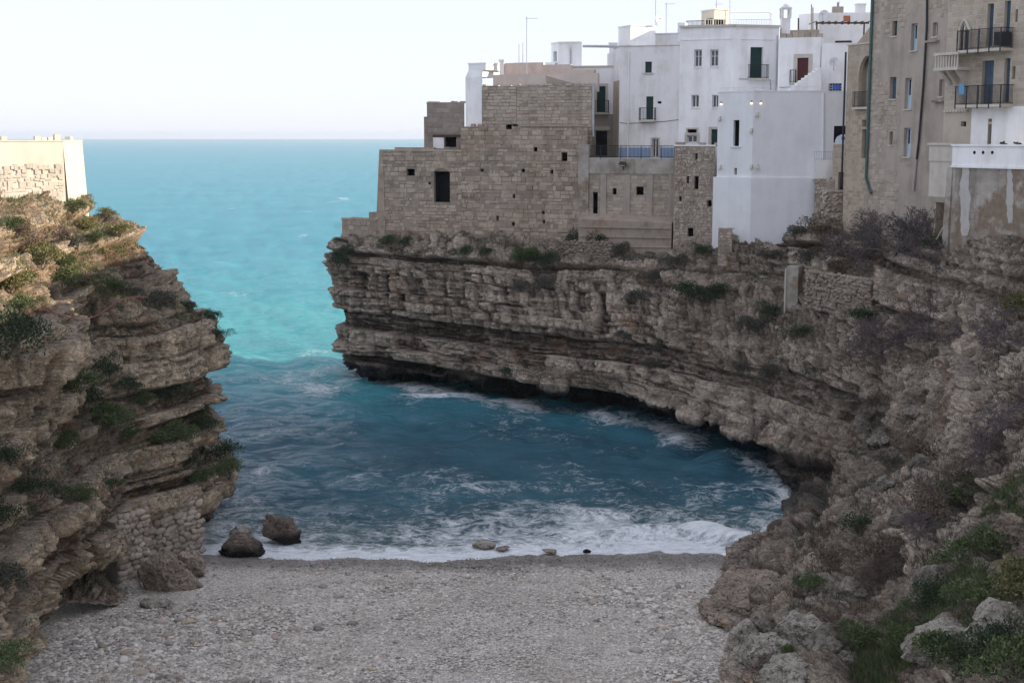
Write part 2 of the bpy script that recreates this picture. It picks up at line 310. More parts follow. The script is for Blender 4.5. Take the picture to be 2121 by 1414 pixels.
LS = [
 [(0,1560,38),(-20,1500,38.2),(-40,1400,38.5),(-120,1200,39),(-200,1050,39.5),(-250,900,40),(-280,780,40.5),(-300,680,41.5),(-330,600,43),(-380,520,46),(-430,430,50),(-520,360,58)],
 [(10,1430,45.5),(10,1380,45.8),(0,1300,46),(-40,1150,46.5),(-80,1000,47),(-110,880,47.5),(-130,760,48),(-150,670,49),(-180,600,51),(-220,520,54),(-270,430,58),(-350,360,66)],
 [(40,1330,51),(40,1270,52),(60,1180,52),(40,1060,52.5),(20,950,53),(10,850,53.5),(40,740,54),(30,670,55.5),(0,600,58),(-30,520,61),(-60,430,65),(-100,365,73)],
 [(100,1275,55),(80,1190,57.8),(135,1130,55.5),(120,1040,56),(100,950,57.3),(100,860,58.5),(108,740,59),(95,650,61),(90,590,63),(70,520,65.5),(40,440,69),(30,390,76)],
 [(235,1255,57.5),(225,1190,58.8),(232,1090,59.3),(230,1000,61),(220,930,62.5),(200,860,64.5),(190,790,66),(180,690,67.5),(170,620,69),(150,550,70.5),(120,480,73),(110,405,79)],
 [(322,1210,61.5),(282,1140,65.0),(310,1055,63.5),(322,990,64.5),(302,930,65.5),(292,860,67),(292,790,68.5),(292,680,70),(262,620,71),(232,560,73),(206,490,76),(146,415,81.5)],
 [(408,1165,66.5),(393,1120,68.5),(426.6,1040,68),(403.6,980,68.3),(370,930,69),(378,870,70),(388,780,71),(354,680,72),(310.8,630,73.5),(270.8,570,75.5),(254.2,495,79),(154,425,84)],
 [(440,1115,72.5),(430,1100,72.5),(449,1060,72),(449,985,72.3),(432,930,73),(438,870,73.3),(458,795,73.6),(412,690,74.8),(374,640,76.2),(326,580,78),(292,507,81),(156,430,86)],
 [('w',-16.6,76,-1.5),('w',-16.9,76,0),('w',-16.6,76,1.5),('w',-16.7,76.5,3),('w',-17.3,77,4.2),('w',-16.6,77.5,5.8),('w',-18,78,7.5),('w',-17.2,78.5,9.5),('w',-18.5,79.5,10.8),('w',-20.2,81.5,12.3),('w',-22,85,14),('w',-28,88,15.5)],
 [('w',-24,84,-1.5),('w',-24,84,0),('w',-23,84,1.5),('w',-23,84.5,3),('w',-23.5,85,4.2),('w',-24,85.5,5.8),('w',-24,86,7.5),('w',-24.5,86.5,9.5),('w',-25,87,10.8),('w',-26,88,12.3),('w',-27,89,14),('w',-30,91,15.5)],
 [('w',-60,100,-1.5),('w',-60,100,0),('w',-60,100,1.5),('w',-60,100,3),('w',-60,101,4.2),('w',-60,101,5.8),('w',-60,102,7.5),('w',-60,102,9.5),('w',-60,103,10.8),('w',-60,103,12.3),('w',-60,104,14),('w',-60,106,15.5)],
]
CL, GL, NL, UL, VL_ = build_cliff('left_cliff', LS, 760, 430, 37, M_ROCKL, [.5,.45,.4,.35,.35,.3,.25,.15,.1,.1,.1], [1,1,1.1,1.1,1.1,1.1,1.1,1.1,1.1,1,.6], [0,0,0,0,.0,.5,1,1,1,1,1], wts_u=[.5,1,1.1,1.1,1.1,1.1,1.1,.8,.1,.03], soilk=.45)
tag(CL, kind='structure')
# plateau behind the left cliff and the right one (out of sight, carries the town)
mb = MB(); mb.add([(-140,20,15.4),(-30,55,15.6),(-28.5,79,15.2),(-30,92,15.2),(-140,110,15.2)], [(0,1,2,3,4)])
tag(mb.build('left_plateau_ground', M_ROCKL), kind='structure')
mb = MB(); mb.add([(-6.5,120.2,11.9),(8,114,11.8),(18,104,12.2),(24,96,12.6),(29,86,12.8),(33,70,12.8),(34,45,12.8),(34,20,12.8),(90,20,12.8),(90,121,12),(8,121.5,11.95)], [tuple(range(11))])
tag(mb.build('right_plateau_ground', M_ROCK), kind='structure')

# ------------------------------------------------------------------ beach
def shoreY(x): return 66.4 + .10 * (x - 0) * .25 + .45 * np.sin(x * .32) + .25 * np.sin(x * .83 + 1) + .12 * np.sin(x * 2.1)
def beachz(x, y):
    d = shoreY(x) - y
    return np.where(d > 0, np.minimum(d * .10, .35 + (d - 3.5) * .045), d * .09) + .05 * np.sin(x * .5 + y * .35) * np.clip(d / 6, 0, 1)
nx, ny = 260, 260
X, Y = np.meshgrid(np.linspace(-26, 24, nx), np.linspace(30, 76, ny), indexing='ij')
Z = beachz(X, Y); P = np.stack([X, Y, Z], -1).reshape(-1, 3)
P[:, 2] += .05 * fbm(P * .5, 3, 5) * np.clip((66 - P[:, 1]) / 4, 0, 1) + .02 * vn(P * 2.5, 6)
idx = np.arange(nx * ny).reshape(nx, ny)
FQ = np.stack([idx[:-1, :-1], idx[1:, :-1], idx[1:, 1:], idx[:-1, 1:]], -1).reshape(-1, 4)
n = NT('beach_gravel'); p = n.pos()
cv = n.new('ShaderNodeTexVoronoi'); n.link(p, cv.inputs['Vector']); cv.inputs['Scale'].default_value = 15
cs = n.new('ShaderNodeSeparateColor'); n.link(cv.outputs['Color'], cs.inputs[0])
c = n.mix(cs.outputs[0], (.21, .188, .168), (.66, .605, .54))
c = n.mix(n.ramp(n.noise(p, .35, 4), .4, .65), c, n.mix(.4, c, (.33, .285, .235)))
sy = n.new('ShaderNodeSeparateXYZ'); n.link(p, sy.inputs[0])
wet = n.ramp(n.math('ADD', sy.outputs[1], n.math('MULTIPLY', n.noise(p, .5, 2), 2.0)), 63.4, 65.6)
c = n.mix(wet, c, n.mix(.6, c, (.05, .043, .038)))
hh = n.math('SUBTRACT', 1., cv.outputs['Distance']); n.bump(hh, .9, .05)
M_BEACH = n.fin(c, n.ramp(wet, 0, 1, .9, .35), .3)
tag(mesh_np('beach', P, FQ, M_BEACH, None, True), kind='structure')

# ------------------------------------------------------------------ sea
ang = np.concatenate([np.linspace(-1.6, -.26, 40)[:-1], np.linspace(-.26, .225, 430), np.linspace(.225, 1.6, 40)[1:]])
ys = np.concatenate([np.arange(62.5, 132, .19), 132 * (12000 / 132) ** (np.linspace(0, 1, 170) ** 1.25)])
A, Y = np.meshgrid(ang, ys, indexing='ij'); X = A * Y
P = np.stack([X, Y, 0 * X], -1).reshape(-1, 3); x, y = P[:, 0], P[:, 1]
off = y - shoreY(x)
cliff_line = np.array([[-13.8,118],[-7.8,113],[0,106.5],[5,102],[9,99],[13.2,88],[16,84.5],[15.3,76],[13.2,71],[13,66]])
def dseg(px, py, L):
    d = np.full(len(px), 1e9)
    for a, b in zip(L[:-1], L[1:]):
        v = b - a; t = np.clip(((px - a[0]) * v[0] + (py - a[1]) * v[1]) / (v @ v), 0, 1)
        d = np.minimum(d, np.hypot(px - a[0] - t * v[0], py - a[1] - t * v[1]))
    return d
dc = dseg(x, y, cliff_line); dl = dseg(x, y, np.array([[-15.2,85],[-14,72],[-14.5,66]]))
r = np.random.default_rng(3); Hh = np.zeros(len(P)); gx = np.zeros(len(P)); gy = np.zeros(len(P))
warp = 1.2 * vn(np.stack([x * .06, y * .06, 0 * x], 1), 8)
for k in range(34):
    L = .9 * (12 / .9) ** r.random(); th = r.normal(-math.pi / 2 + .15, .55); kx, ky = math.cos(th) * 6.283 / L, math.sin(th) * 6.283 / L
    a = .021 * L ** .70 * (.6 + .8 * r.random()); fade = np.clip(1.6 - (y / 60) / (L * 1.1), 0, 1) if L < 5 else np.clip(1.4 - y / (L * 160), 0, 1)
    ph = kx * x + ky * y + r.random() * 6.283 + warp * 1.5
    grp = .55 + .6 * vn(np.stack([x * .09 + k, y * .09, 0 * x + k * 3.7], 1), 30 + k)
    s = np.sin(ph); Hh += a * fade * grp * (s + .25 * np.cos(2 * ph)); c_ = np.cos(ph) * a * fade * grp * .8; gx += c_ * math.cos(th); gy += c_ * math.sin(th)
shal = np.clip(off / 7, .12, 1); Hh *= shal * 1.0
# breakers: bores lying along the beach
br = lambda y0, w, h, m: h * m * np.exp(-np.where(off < y0, ((off - y0) / (w * .55)) ** 2, ((off - y0) / (w * 1.6)) ** 2))
wob = 1.1 * vn(np.stack([x * .15, 0 * x, 0 * x], 1), 91)
off0 = off; off = off + wob
mR = np.clip((x - 1) / 6, 0, 1); mL = np.clip((4 - x) / 8, .15, 1)
B1 = br(3.2, 1.1, .62, mR * (.75 + .35 * vn(np.stack([x * .5, y * .2, 0 * x], 1), 92))); B2 = br(6.6, 1.6, .38, np.clip((x + 3) / 6, 0, 1)); B3 = br(12.5, 2.6, .42, .6 + .4 * vn(np.stack([x * .1, 0 * x, 0 * x], 1), 93))
Hh += B1 + B2 + B3
off = off0
Zs = Hh + .02
Zs = np.where(off < 1.2, np.minimum(Zs, .05 + .12 * vn(np.stack([x * .4, 0 * x, 0 * x], 1), 95) + .10 * np.clip(off + .5, 0, 9)), Zs)
P2 = np.stack([x - gx * shal * .8, y - gy * shal * .8, Zs], 1)
n1 = fbm(np.stack([x * .25, y * .18, 0 * x], 1), 4, 60); n2 = fbm(np.stack([x * .08, y * .05, 0 * x], 1), 3, 66)
foam = np.clip(1.3 - off / 3.3, 0, 1.2) * .95
foam = np.maximum(foam, B1 * 2.3); foam = np.maximum(foam, np.clip(1.0 - (off - 2) / 12, 0, 1) * (.55 + .55 * n1 + .30 * mR + .22 * np.clip((-6 - x) / 5, 0, 1)))
foam = np.maximum(foam, B2 * 1.5 * (.8 + .8 * n1)); foam = np.maximum(foam, np.clip(1 - dc / 3.8, 0, 1) * (.65 + .9 * n1) * (y < 116))
foam = np.maximum(foam, np.clip(1 - dl / 3.5, 0, 1) * (.5 + .8 * n1))
sp = np.exp(-(((x + 6.3) / 3.0) ** 2 + ((y - 109.3) / 2.6) ** 2)); foam = np.maximum(foam, sp * 1.0)
gap = np.exp(-(((x + 15) / 7) ** 2 + ((y - 117) / 9) ** 2)) * (.52 + .8 * n1); foam = np.maximum(foam, gap)
gen = np.clip(.20 + .50 * n1 + .30 * n2 + .55 * Hh, 0, .55) * np.clip(1.4 - y / 130, .0, 1); foam = np.maximum(foam, gen)
cap = np.clip((fbm(np.stack([x * .11, y * .045, 0 * x], 1), 3, 70) - .42) * 3, 0, 1) * (y > 105) * np.clip(1.3 - y / 900, 0, 1) * .62; foam = np.maximum(foam, cap)
cove = np.clip((129 - y + 6 * n1) / 36, 0, 1)       # depth tone plus painted cove shade; gradient set to soften the sun-shadow edge
shall = np.clip(1 - (y - 120) / 130, 0, 1) * (1 - cove)
near = np.clip(1 - off / 11, 0, 1)
idx = np.arange(len(P)).reshape(X.shape)
FQ = np.stack([idx[:-1, :-1], idx[1:, :-1], idx[1:, 1:], idx[:-1, 1:]], -1).reshape(-1, 4)
n = NT('sea_water'); p = n.pos(); fo = n.attr('foam'); cv_ = n.attr('cove'); sh = n.attr('shallow'); nr = n.attr('near')
c = n.mix(sh, (.062, .31, .395), (.075, .38, .395))
c = n.mix(n.ramp(n.noise(n.mapv(p, (.02, .05, 0)), 1., 4), .35, .7, 0, .35), c, (.035, .22, .31))
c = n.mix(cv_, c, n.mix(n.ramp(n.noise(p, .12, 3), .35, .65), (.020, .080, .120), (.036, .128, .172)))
c = n.mix(n.math('MULTIPLY', nr, .8), c, (.085, .13, .115))
fp = n.mapv(p, (1.0, 1.35, 0))
def ridge_(sc, d): return n.ramp(n.math('ABSOLUTE', n.math('SUBTRACT', n.noise(fp, sc, 5, .62, d), .5)), .0, .11, 1, 0)
lace = n.math('ADD', n.math('MULTIPLY', ridge_(.55, 1.4), .45), n.math('MULTIPLY', ridge_(1.7, 1.0), .32))
blob = n.noise(fp, .8, 7, .72, .5)
fm = n.ramp(n.math('ADD', n.math('ADD', fo, n.math('MULTIPLY', lace, .62)), n.math('MULTIPLY', n.math('SUBTRACT', blob, .5), 1.1)), .62, 1.12)
c = n.mix(n.math('MULTIPLY', fm, .96), c, n.mix(n.ramp(n.noise(fp, 2.2, 6, .7), .35, .65), (.68, .73, .77), (.92, .93, .94)))
hh = n.math('ADD', n.noise(n.mapv(p, (1, 1.8, 0)), 1.3, 6, .68, .6), n.math('MULTIPLY', n.noise(n.mapv(p, (1, 2.2, 0)), .28, 5, .65), 2.6))
hh = n.math('ADD', hh, n.math('MULTIPLY', fm, .25)); n.bump(hh, 1.0, .30)
M_SEA = n.fin(c, .9, 0.0)
gl = n.new('ShaderNodeBsdfGlossy'); gl.inputs['Roughness'].default_value = .12; fr_ = n.new('ShaderNodeFresnel'); fr_.inputs['IOR'].default_value = 1.33     # wave-slope averaged reflectance levels off towards the horizon
bn = n.b.inputs['Normal'].links[0].from_socket; n.link(bn, gl.inputs['Normal']); n.link(bn, fr_.inputs['Normal'])
mxs = n.new('ShaderNodeMixShader'); n.link(n.math('MULTIPLY', n.math('MINIMUM', n.math('MULTIPLY', fr_.outputs[0], .95), .52), n.math('SUBTRACT', 1., n.math('MULTIPLY', fm, .9))), mxs.inputs[0]); n.link(n.b.outputs[0], mxs.inputs[1]); n.link(gl.outputs[0], mxs.inputs[2]); n.link(mxs.outputs[0], n.out.inputs['Surface'])
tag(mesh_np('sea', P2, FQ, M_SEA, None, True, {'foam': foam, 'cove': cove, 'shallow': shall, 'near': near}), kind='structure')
# ------------------------------------------------------------------ building materials
def stucco(name, col, dirt=(.30, .28, .25), amt=.35, sc=.6):
    n = NT(name); p = n.pos(); a = n.noise(p, sc, 5, .65); v = n.noise(n.mapv(p, (1.6, 1.6, .22)), .9, 5, .6)
    k = n.math('MULTIPLY', n.ramp(n.math('ADD', a, v), .92, 1.35), amt)
    c = n.mix(k, col, dirt); c = n.mix(n.ramp(n.noise(p, 6, 4), .62, .72, 0, .25), c, dirt)
    n.bump(n.noise(p, 7, 5, .6), .25, .03); return n.fin(c, .92, .15)
def stone(name, a, b, orange=.25, dark=.4, wet=False):
    n = NT(name); p = n.pos(); r_ = n.rnd()
    c = n.mix(r_, a, b); c = n.mix(n.ramp(n.noise(p, .35, 4), .52, .70, 0, orange), c, (.36, .21, .13))
    c = n.mix(n.ramp(n.noise(p, 1.4, 6, .7), .5, .68, 0, dark), c, (.09, .078, .065))
    c = n.mix(n.ramp(n.noise(n.mapv(p, (1.5, 1.5, .2)), .8, 4), .55, .72, 0, dark * .8), c, (.11, .095, .08))
    c = n.mix(n.ramp(n.noise(p, .16, 3), .35, .65, 0, .5), c, n.mix(.6, c, (.50, .43, .36)))
    c = n.mix(n.ramp(n.noise(p, .5, 5, .7), .55, .62, 0, .5), c, n.mix(.5, c, (.13, .11, .09)))
    c = n.mix(n.ramp(n.noise(p, 9, 4), .35, .65, 0, .3), c, n.mix(.5, c, (.05, .04, .035)))
    if wet:
        sy_ = n.new('ShaderNodeSeparateXYZ'); n.link(p, sy_.inputs[0]); c = n.mix(n.ramp(n.math('ADD', sy_.outputs[1], n.math('MULTIPLY', n.noise(p, .5, 2), 2.0)), 63.4, 65.6, 0, .62), c, (.05, .043, .038))
    n.bump(n.noise(p, 10, 6, .7), .6, .03); return n.fin(c, .95, .12)
M_WHITE = stucco('white_limewash', (.89, .89, .89), (.58, .55, .51), .6)
M_WHITE2 = stucco('aged_white_limewash', (.80, .785, .78), (.50, .45, .40), .70)
M_GREYW = stucco('pale_grey_render', (.79, .795, .81), (.60, .595, .595), .5)
M_BLUEW = stucco('blue_dado_paint', (.28, .38, .55), (.3, .32, .36), .3)
M_PINK = stucco('pink_grey_plaster', (.60, .52, .46), (.38, .33, .29), .6)
M_STONE = stone('old_wall_stone', (.28, .222, .172), (.54, .44, .345), .35, .5)
M_STONE2 = stone('pale_wall_stone', (.36, .305, .245), (.53, .455, .37), .15, .3)
M_RUBBLE = stone('rubble_stone', (.28, .23, .185), (.55, .475, .40), .25, .45)
M_MORTAR = stone('mortar', (.25, .205, .165), (.34, .285, .23), .3, .55)
M_MORTAR2 = stone('pale_mortar', (.33, .285, .23), (.42, .365, .30), .15, .4)
M_TAN = stucco('tan_plaster', (.47, .385, .30), (.23, .19, .155), .7, .9)
M_TANG = stucco('grey_tan_plaster', (.42, .36, .305), (.22, .19, .165), .7, .7)
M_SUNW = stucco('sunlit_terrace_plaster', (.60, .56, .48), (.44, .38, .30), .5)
def rough_render(name):
    n = NT(name); p = n.pos(); c = n.mix(n.ramp(n.noise(p, .7, 6, .7), .35, .65), (.30, .265, .225), (.50, .46, .41))
    c = n.mix(n.ramp(n.noise(p, .42, 6, .68), .50, .58, 0, .9), c, n.mix(n.noise(p, 3, 4), (.15, .11, .08), (.34, .26, .19)))
    c = n.mix(n.ramp(n.noise(n.mapv(p, (2, 2, .2)), .7, 5), .55, .7, 0, .6), c, (.12, .10, .085)); n.bump(n.noise(p, 3, 8, .75), .9, .12); return n.fin(c, .95, .1)
M_CONC = rough_render('stained_concrete')
M_DARK = plain('dark_interior', (.012, .011, .012), .9, .2)
M_GLASS = plain('window_glass', (.03, .035, .045), .08, .2, spec=.6)
M_FRAMEW = plain('white_frame_paint', (.66, .66, .66), .5, .06)
M_FRAMEB = plain('pale_blue_paint', (.45, .56, .64), .5, .08)
M_GREEN = plain('dark_green_paint', (.018, .055, .05), .5, .2)
M_BLUE = plain('slate_blue_paint', (.06, .10, .15), .5, .2)
M_RED = plain('dark_red_paint', (.10, .022, .026), .5, .2)
M_BROWN = plain('brown_wood', (.07, .045, .035), .7, .3)
M_IRON = plain('dark_iron', (.025, .026, .032), .5, .3)
M_STEEL = plain('pale_metal', (.45, .46, .48), .45, .15, metal=.2)
M_PIPEG = plain('green_pipe', (.06, .12, .11), .5, .2)
M_TRIM = stucco('stone_trim', (.58, .53, .46), (.34, .30, .26), .5, 2.)
M_ORANGE = plain('terracotta', (.42, .17, .09), .8, .2)
M_GREYPAINT = plain('grey_machine_paint', (.48, .53, .58), .5, .1)

class Fac:
    def __init__(s, A, B):
        s.A = np.array(A[:2], float); s.B = np.array(B[:2], float); d = s.B - s.A; s.L = np.linalg.norm(d); s.d = d / s.L; s.n = np.array([s.d[1], -s.d[0]])
    def hit(s, px, py):
        r_ = ray(px, py); t = (s.A @ s.n) / (r_[:2] @ s.n); P = r_ * t + np.array([0, 0, CAMH]); return float((P[:2] - s.A) @ s.d), float(P[2])
    def P(s, u, z, o=0.): q = s.A + s.d * u + s.n * o; return (q[0], q[1], z)
    def rect(s, px0, py0, px1, py1):
        m = (py0 + py1) / 2; k = (px0 + px1) / 2
        u0, u1 = s.hit(px0, m)[0], s.hit(px1, m)[0]; z1, z0 = s.hit(k, py0)[1], s.hit(k, py1)[1]
        return u0, z0, u1, z1
    def box(s, mb, u0, z0, u1, z1, o0, o1):
        p = [s.P(u0, z0, o1), s.P(u1, z0, o1), s.P(u1, z0, o0), s.P(u0, z0, o0)]; q = [(a[0], a[1], z1) for a in p]
        return mb.hexa(p + q)
def facade_mesh(mb, f, z0, z1, ops, depth=.28, u0=0., u1=None):
    u1 = f.L if u1 is None else u1
    us = sorted({u0, u1, *[min(max(c, u0), u1) for o in ops for c in (o[0], o[2])]}); zs = sorted({z0, z1, *[min(max(c, z0), z1) for o in ops for c in (o[1], o[3])]})
    for a, b in zip(us[:-1], us[1:]):
        for c, d in zip(zs[:-1], zs[1:]):
            if b - a < 1e-5 or d - c < 1e-5: continue
            mu, mz = (a + b) / 2, (c + d) / 2
            if any(o[0] < mu < o[2] and o[1] < mz < o[3] for o in ops): continue
            mb.add([f.P(a, c), f.P(b, c), f.P(b, d), f.P(a, d)], [(0, 1, 2, 3)])
    for o in ops:
        a, c, b, d = o[:4]
        for (p, q) in (((a, c), (b, c)), ((b, c), (b, d)), ((b, d), (a, d)), ((a, d), (a, c))):
            mb.add([f.P(*p), f.P(*p, -depth), f.P(*q, -depth), f.P(*q)], [(0, 1, 2, 3)])
def fill_opening(root, f, o, style, depth=.24):
    a, c, b, d = o[:4]; w, h = b - a, d - c
    if style == 'none': return
    if style in ('void', 'hole'):
        mb = MB(); f.box(mb, a - .05, c - .05, b + .05, d + .05, -depth - .9, -depth - .85)
        f.box(mb, a - .05, c - .05, a - .01, d + .05, -depth - .85, -depth - .01); f.box(mb, b + .01, c - .05, b + .05, d + .05, -depth - .85, -depth - .01)
        f.box(mb, a - .01, d + .01, b + .01, d + .05, -depth - .85, -depth - .01); f.box(mb, a - .01, c - .05, b + .01, c - .01, -depth - .85, -depth - .01)
        mb.build('opening', M_DARK, root); return
    if style.startswith('door') or style.startswith('shut'):
        col = {'door_red': M_RED, 'door_green': M_GREEN, 'door_dark': M_DARK, 'door_blue': M_BLUE, 'door_brown': M_BROWN, 'shut_green': M_GREEN, 'shut_blue': M_BLUE}[style]
        nm = 'door' if style.startswith('door') else 'shutter'
        mb = MB(); f.box(mb, a, c, b, d, -depth - .06, -depth); 
        o_ = mb.build(nm, col, root)
        mb = MB()
        if nm == 'shutter':
            k = max(4, int(h / .14))
            for side in (0, 1):
                s0, s1 = (a + .05, a + w / 2 - .03) if side == 0 else (a + w / 2 + .03, b - .05)
                for i in range(k): z = c + .06 + (h - .12) * i / k; f.box(mb, s0, z, s1, z + (h - .12) / k * .6, -depth + .002, -depth + .03)
            mb.build('louvre', col, o_)
        else:
            for side in (0, 1):
                s0, s1 = (a + w * .08, a + w * .46) if side == 0 else (a + w * .54, b - w * .08)
                for z0, z1 in ((.06, .42), (.48, .94)): f.box(mb, s0, c + h * z0, s1, c + h * z1, -depth + .002, -depth + .025)
            mb.build('panel', col, o_)
        return
    fm = M_FRAMEB if style == 'winb' else M_FRAMEW
    t = min(.09, w * .14); mb = MB()
    f.box(mb, a, c, a + t, d, -depth - .06, -depth); f.box(mb, b - t, c, b, d, -depth - .06, -depth)
    f.box(mb, a + t, c, b - t, c + t, -depth - .06, -depth); f.box(mb, a + t, d - t, b - t, d, -depth - .06, -depth)
    f.box(mb, a + w / 2 - t * .5, c + t, a + w / 2 + t * .5, d - t, -depth - .055, -depth + .003)
    if style == 'winb': f.box(mb, a + t, c + t, b - t, c + h * .45, -depth - .05, -depth - .012)
    elif h > 1.2: f.box(mb, a + t, c + h * .6, b - t, c + h * .6 + t * .6, -depth - .05, -depth - .008)
    o_ = mb.build('window', fm, root)
    for s0, s1 in ((a + t, a + w / 2 - t * .5), (a + w / 2 + t * .5, b - t)):
        mb = MB(); f.box(mb, s0, c + t, s1, d - t, -depth - .05, -depth - .035); mb.build('pane', M_GLASS, o_)
_blocks = []
def unit_blocks():
    if _blocks: return _blocks
    r = np.random.default_rng(5)
    for k in range(6):
        ins = .03 + .05 * r.random(4); v = [(-.5, 0, -.5), (.5, 0, -.5), (.5, 0, .5), (-.5, 0, .5)]
        fr = [(-.5 + ins[0], 1, -.5 + ins[1] * 1.4), (.5 - ins[1], 1 - .2 * r.random(), -.5 + ins[2] * 1.4), (.5 - ins[2], 1 - .2 * r.random(), .5 - ins[3] * 1.4), (-.5 + ins[3], 1 - .2 * r.random(), .5 - ins[0] * 1.4)]
        _blocks.append((np.array(v + fr), [(4, 5, 6, 7), (0, 1, 5, 4), (1, 2, 6, 5), (2, 3, 7, 6), (3, 0, 4, 7)]))
    return _blocks
def put_blocks(root, f, rects, mat, prot=(.02, .07), name='brick', seed=0, cap=300):
    r = np.random.default_rng(seed); UB = unit_blocks(); mes = []
    for v, fs in UB:
        me = bpy.data.meshes.new(name); me.from_pydata([tuple(q) for q in v], [], fs); me.materials.append(mat); mes.append(me)
    rects = sorted(rects, key=lambda q: -(q[2] - q[0]) * (q[3] - q[1]))
    inv = Matrix.Translation(root.location).inverted() if root else None
    for q in rects[:cap]:
        u, z = (q[0] + q[2]) / 2, (q[1] + q[3]) / 2; pr = prot[0] + (prot[1] - prot[0]) * r.random() ** 1.5
        o = bpy.data.objects.new(name, mes[r.integers(6)]); COL.objects.link(o)
        c = f.P(u, z, -.005); sx, sz = q[2] - q[0], q[3] - q[1]
        m = Matrix(((f.d[0] * sx, f.n[0] * pr, 0, c[0]), (f.d[1] * sx, f.n[1] * pr, 0, c[1]), (0, 0, sz, c[2]), (0, 0, 0, 1)))
        # keep left-handed frame positive: d x n points down, flip x
        if m.to_3x3().determinant() < 0: m = m @ Matrix.Diagonal((-1, 1, 1, 1))
        o.parent = root; o.matrix_parent_inverse = inv; o.matrix_basis = m
    if len(rects) > cap:
        mb = MB()
        for q in rects[cap:]:
            v, fs = UB[r.integers(6)]; pr = prot[0] + (prot[1] - prot[0]) * r.random() ** 1.5; u, z = (q[0] + q[2]) / 2, (q[1] + q[3]) / 2
            mb.add([f.P(u + p[0] * (q[2] - q[0]), z + p[2] * (q[3] - q[1]), -.005 + p[1] * pr) for p in v], [t[::-1] for t in fs] if False else fs)
        tag(mb.build('small_stonework', mat, root), kind='stuff')
def courses(u0, u1, z0, z1, bh, bw, ops, seed, gap=.018, skip=.03, rub=0., zfun=None):
    r = np.random.default_rng(seed); out = []; z = z0
    while z < z1 - .05:
        h = bh[0] + (bh[1] - bh[0]) * r.random(); h = min(h, z1 - z); u = u0 - r.random() * .3
        while u < u1:
            w = bw[0] + (bw[1] - bw[0]) * r.random() ** 1.3; a, b = max(u, u0), min(u + w, u1); u += w
            if b - a < .1 or r.random() < skip: continue
            j = rub * (r.random(4) - .5); q = [a + gap / 2 + j[0] * .4, z + gap / 2 + j[1], b - gap / 2 + j[2] * .4, z + h - gap / 2 + j[3]]
            if zfun and not zfun((q[0] + q[2]) / 2, (q[1] + q[3]) / 2): continue
            bad = False
            for o in ops:
                if q[0] < o[2] - .02 and q[2] > o[0] + .02 and q[1] < o[3] - .02 and q[3] > o[1] + .02:
                    # clip sideways
                    if q[0] < o[0] - .1: q[2] = o[0]
                    elif q[2] > o[2] + .1: q[0] = o[2]
                    else: bad = True
            if not bad and q[2] - q[0] > .08 and q[3] - q[1] > .06: out.append(q)
        z += h
    return out
def house(name, label, pts, pytop, zbot, mat, ops={}, back=7., cat='house', coping=None, masonry=None, top_py2=None, backdir=None):
    """pts: (px, Y) of the visible wall corners left to right; ops[i]: openings of facade i in picture pixels"""
    P = [W(px, pytop, Y) for px, Y in pts]; zt = float(np.mean([q[2] for q in P])); plan = [q[:2] for q in P]
    root = empty(name, (*np.mean(plan, 0), zbot)); tag(root, label, cat)
    mb = MB(); facs = []
    bd = np.array(backdir if backdir is not None else (plan[0] + plan[-1]) / np.linalg.norm(plan[0] + plan[-1]))
    for i, (a, b) in enumerate(zip(plan[:-1], plan[1:])):
        f = Fac(a, b); facs.append(f); oo = []
        for e in ops.get(i, []): oo.append((*f.rect(*e[:4]), e[4]))
        f.ops = oo; facade_mesh(mb, f, zbot, zt, oo)
        for o in oo:
            fill_opening(root, f, o, o[4])
    pb = [q + bd * back for q in plan]; A, B, A2, B2 = plan[0], plan[-1], pb[0], pb[-1]
    for a, b in ((A2, A), (B, B2), (B2, A2)):
        mb.add([(*a, zbot), (*b, zbot), (*b, zt), (*a, zt)], [(0, 1, 2, 3)])
    ring = [*plan, *pb[::-1]]; mb.add([(*q, zt) for q in ring], [tuple(range(len(ring)))])
    mb.build('wall', mat, root)
    if coping:
        mb = MB(); cm, ch, co = coping
        for i, f in enumerate(facs): f.box(mb, -.04 * (i == 0), zt + .002, f.L + .03, zt + ch, -.35, co)
        mb.build('coping', cm, root)
    if masonry:
        for i, f in enumerate(facs):
            put_blocks(root, f, courses(.02, f.L - .02, masonry.get('z0', zbot), zt - .02, masonry['bh'], masonry['bw'], f.ops + masonry.get('skipr', {}).get(i, []), masonry.get('seed', 1) + i, masonry.get('gap', .02), masonry.get('skip', .03), masonry.get('rub', 0.)), masonry['mat'], masonry.get('prot', (.02, .07)), 'brick', masonry.get('seed', 1), masonry.get('cap', 300))
    root['_zt'] = zt
    return root, facs, zt
def extra(root, name, mat, fn, parent=None):
    mb = MB(); fn(mb); return mb.build(name, mat, parent or root)
def surround(root, f, o, t=.16, pr=.05, mat=None, name='surround', bottom=False):
    a, c, b, d = o[:4]; mb = MB()
    f.box(mb, a - t, c, a - .004, d, .0, pr); f.box(mb, b + .004, c, b + t, d, 0, pr); f.box(mb, a - t, d + .004, b + t, d + t, 0, pr + .01)
    if bottom: f.box(mb, a - t, c - t * .7, b + t, c - .004, 0, pr + .06)
    return mb.build(name, mat or M_TRIM, root)
def sill(root, f, o, pr=.12, h=.10, ex=.12, mat=None):
    a, c, b, d = o[:4]; mb = MB(); f.box(mb, a - ex, c - h, b + ex, c - .003, -.02, pr); return mb.build('sill', mat or M_TRIM, root)
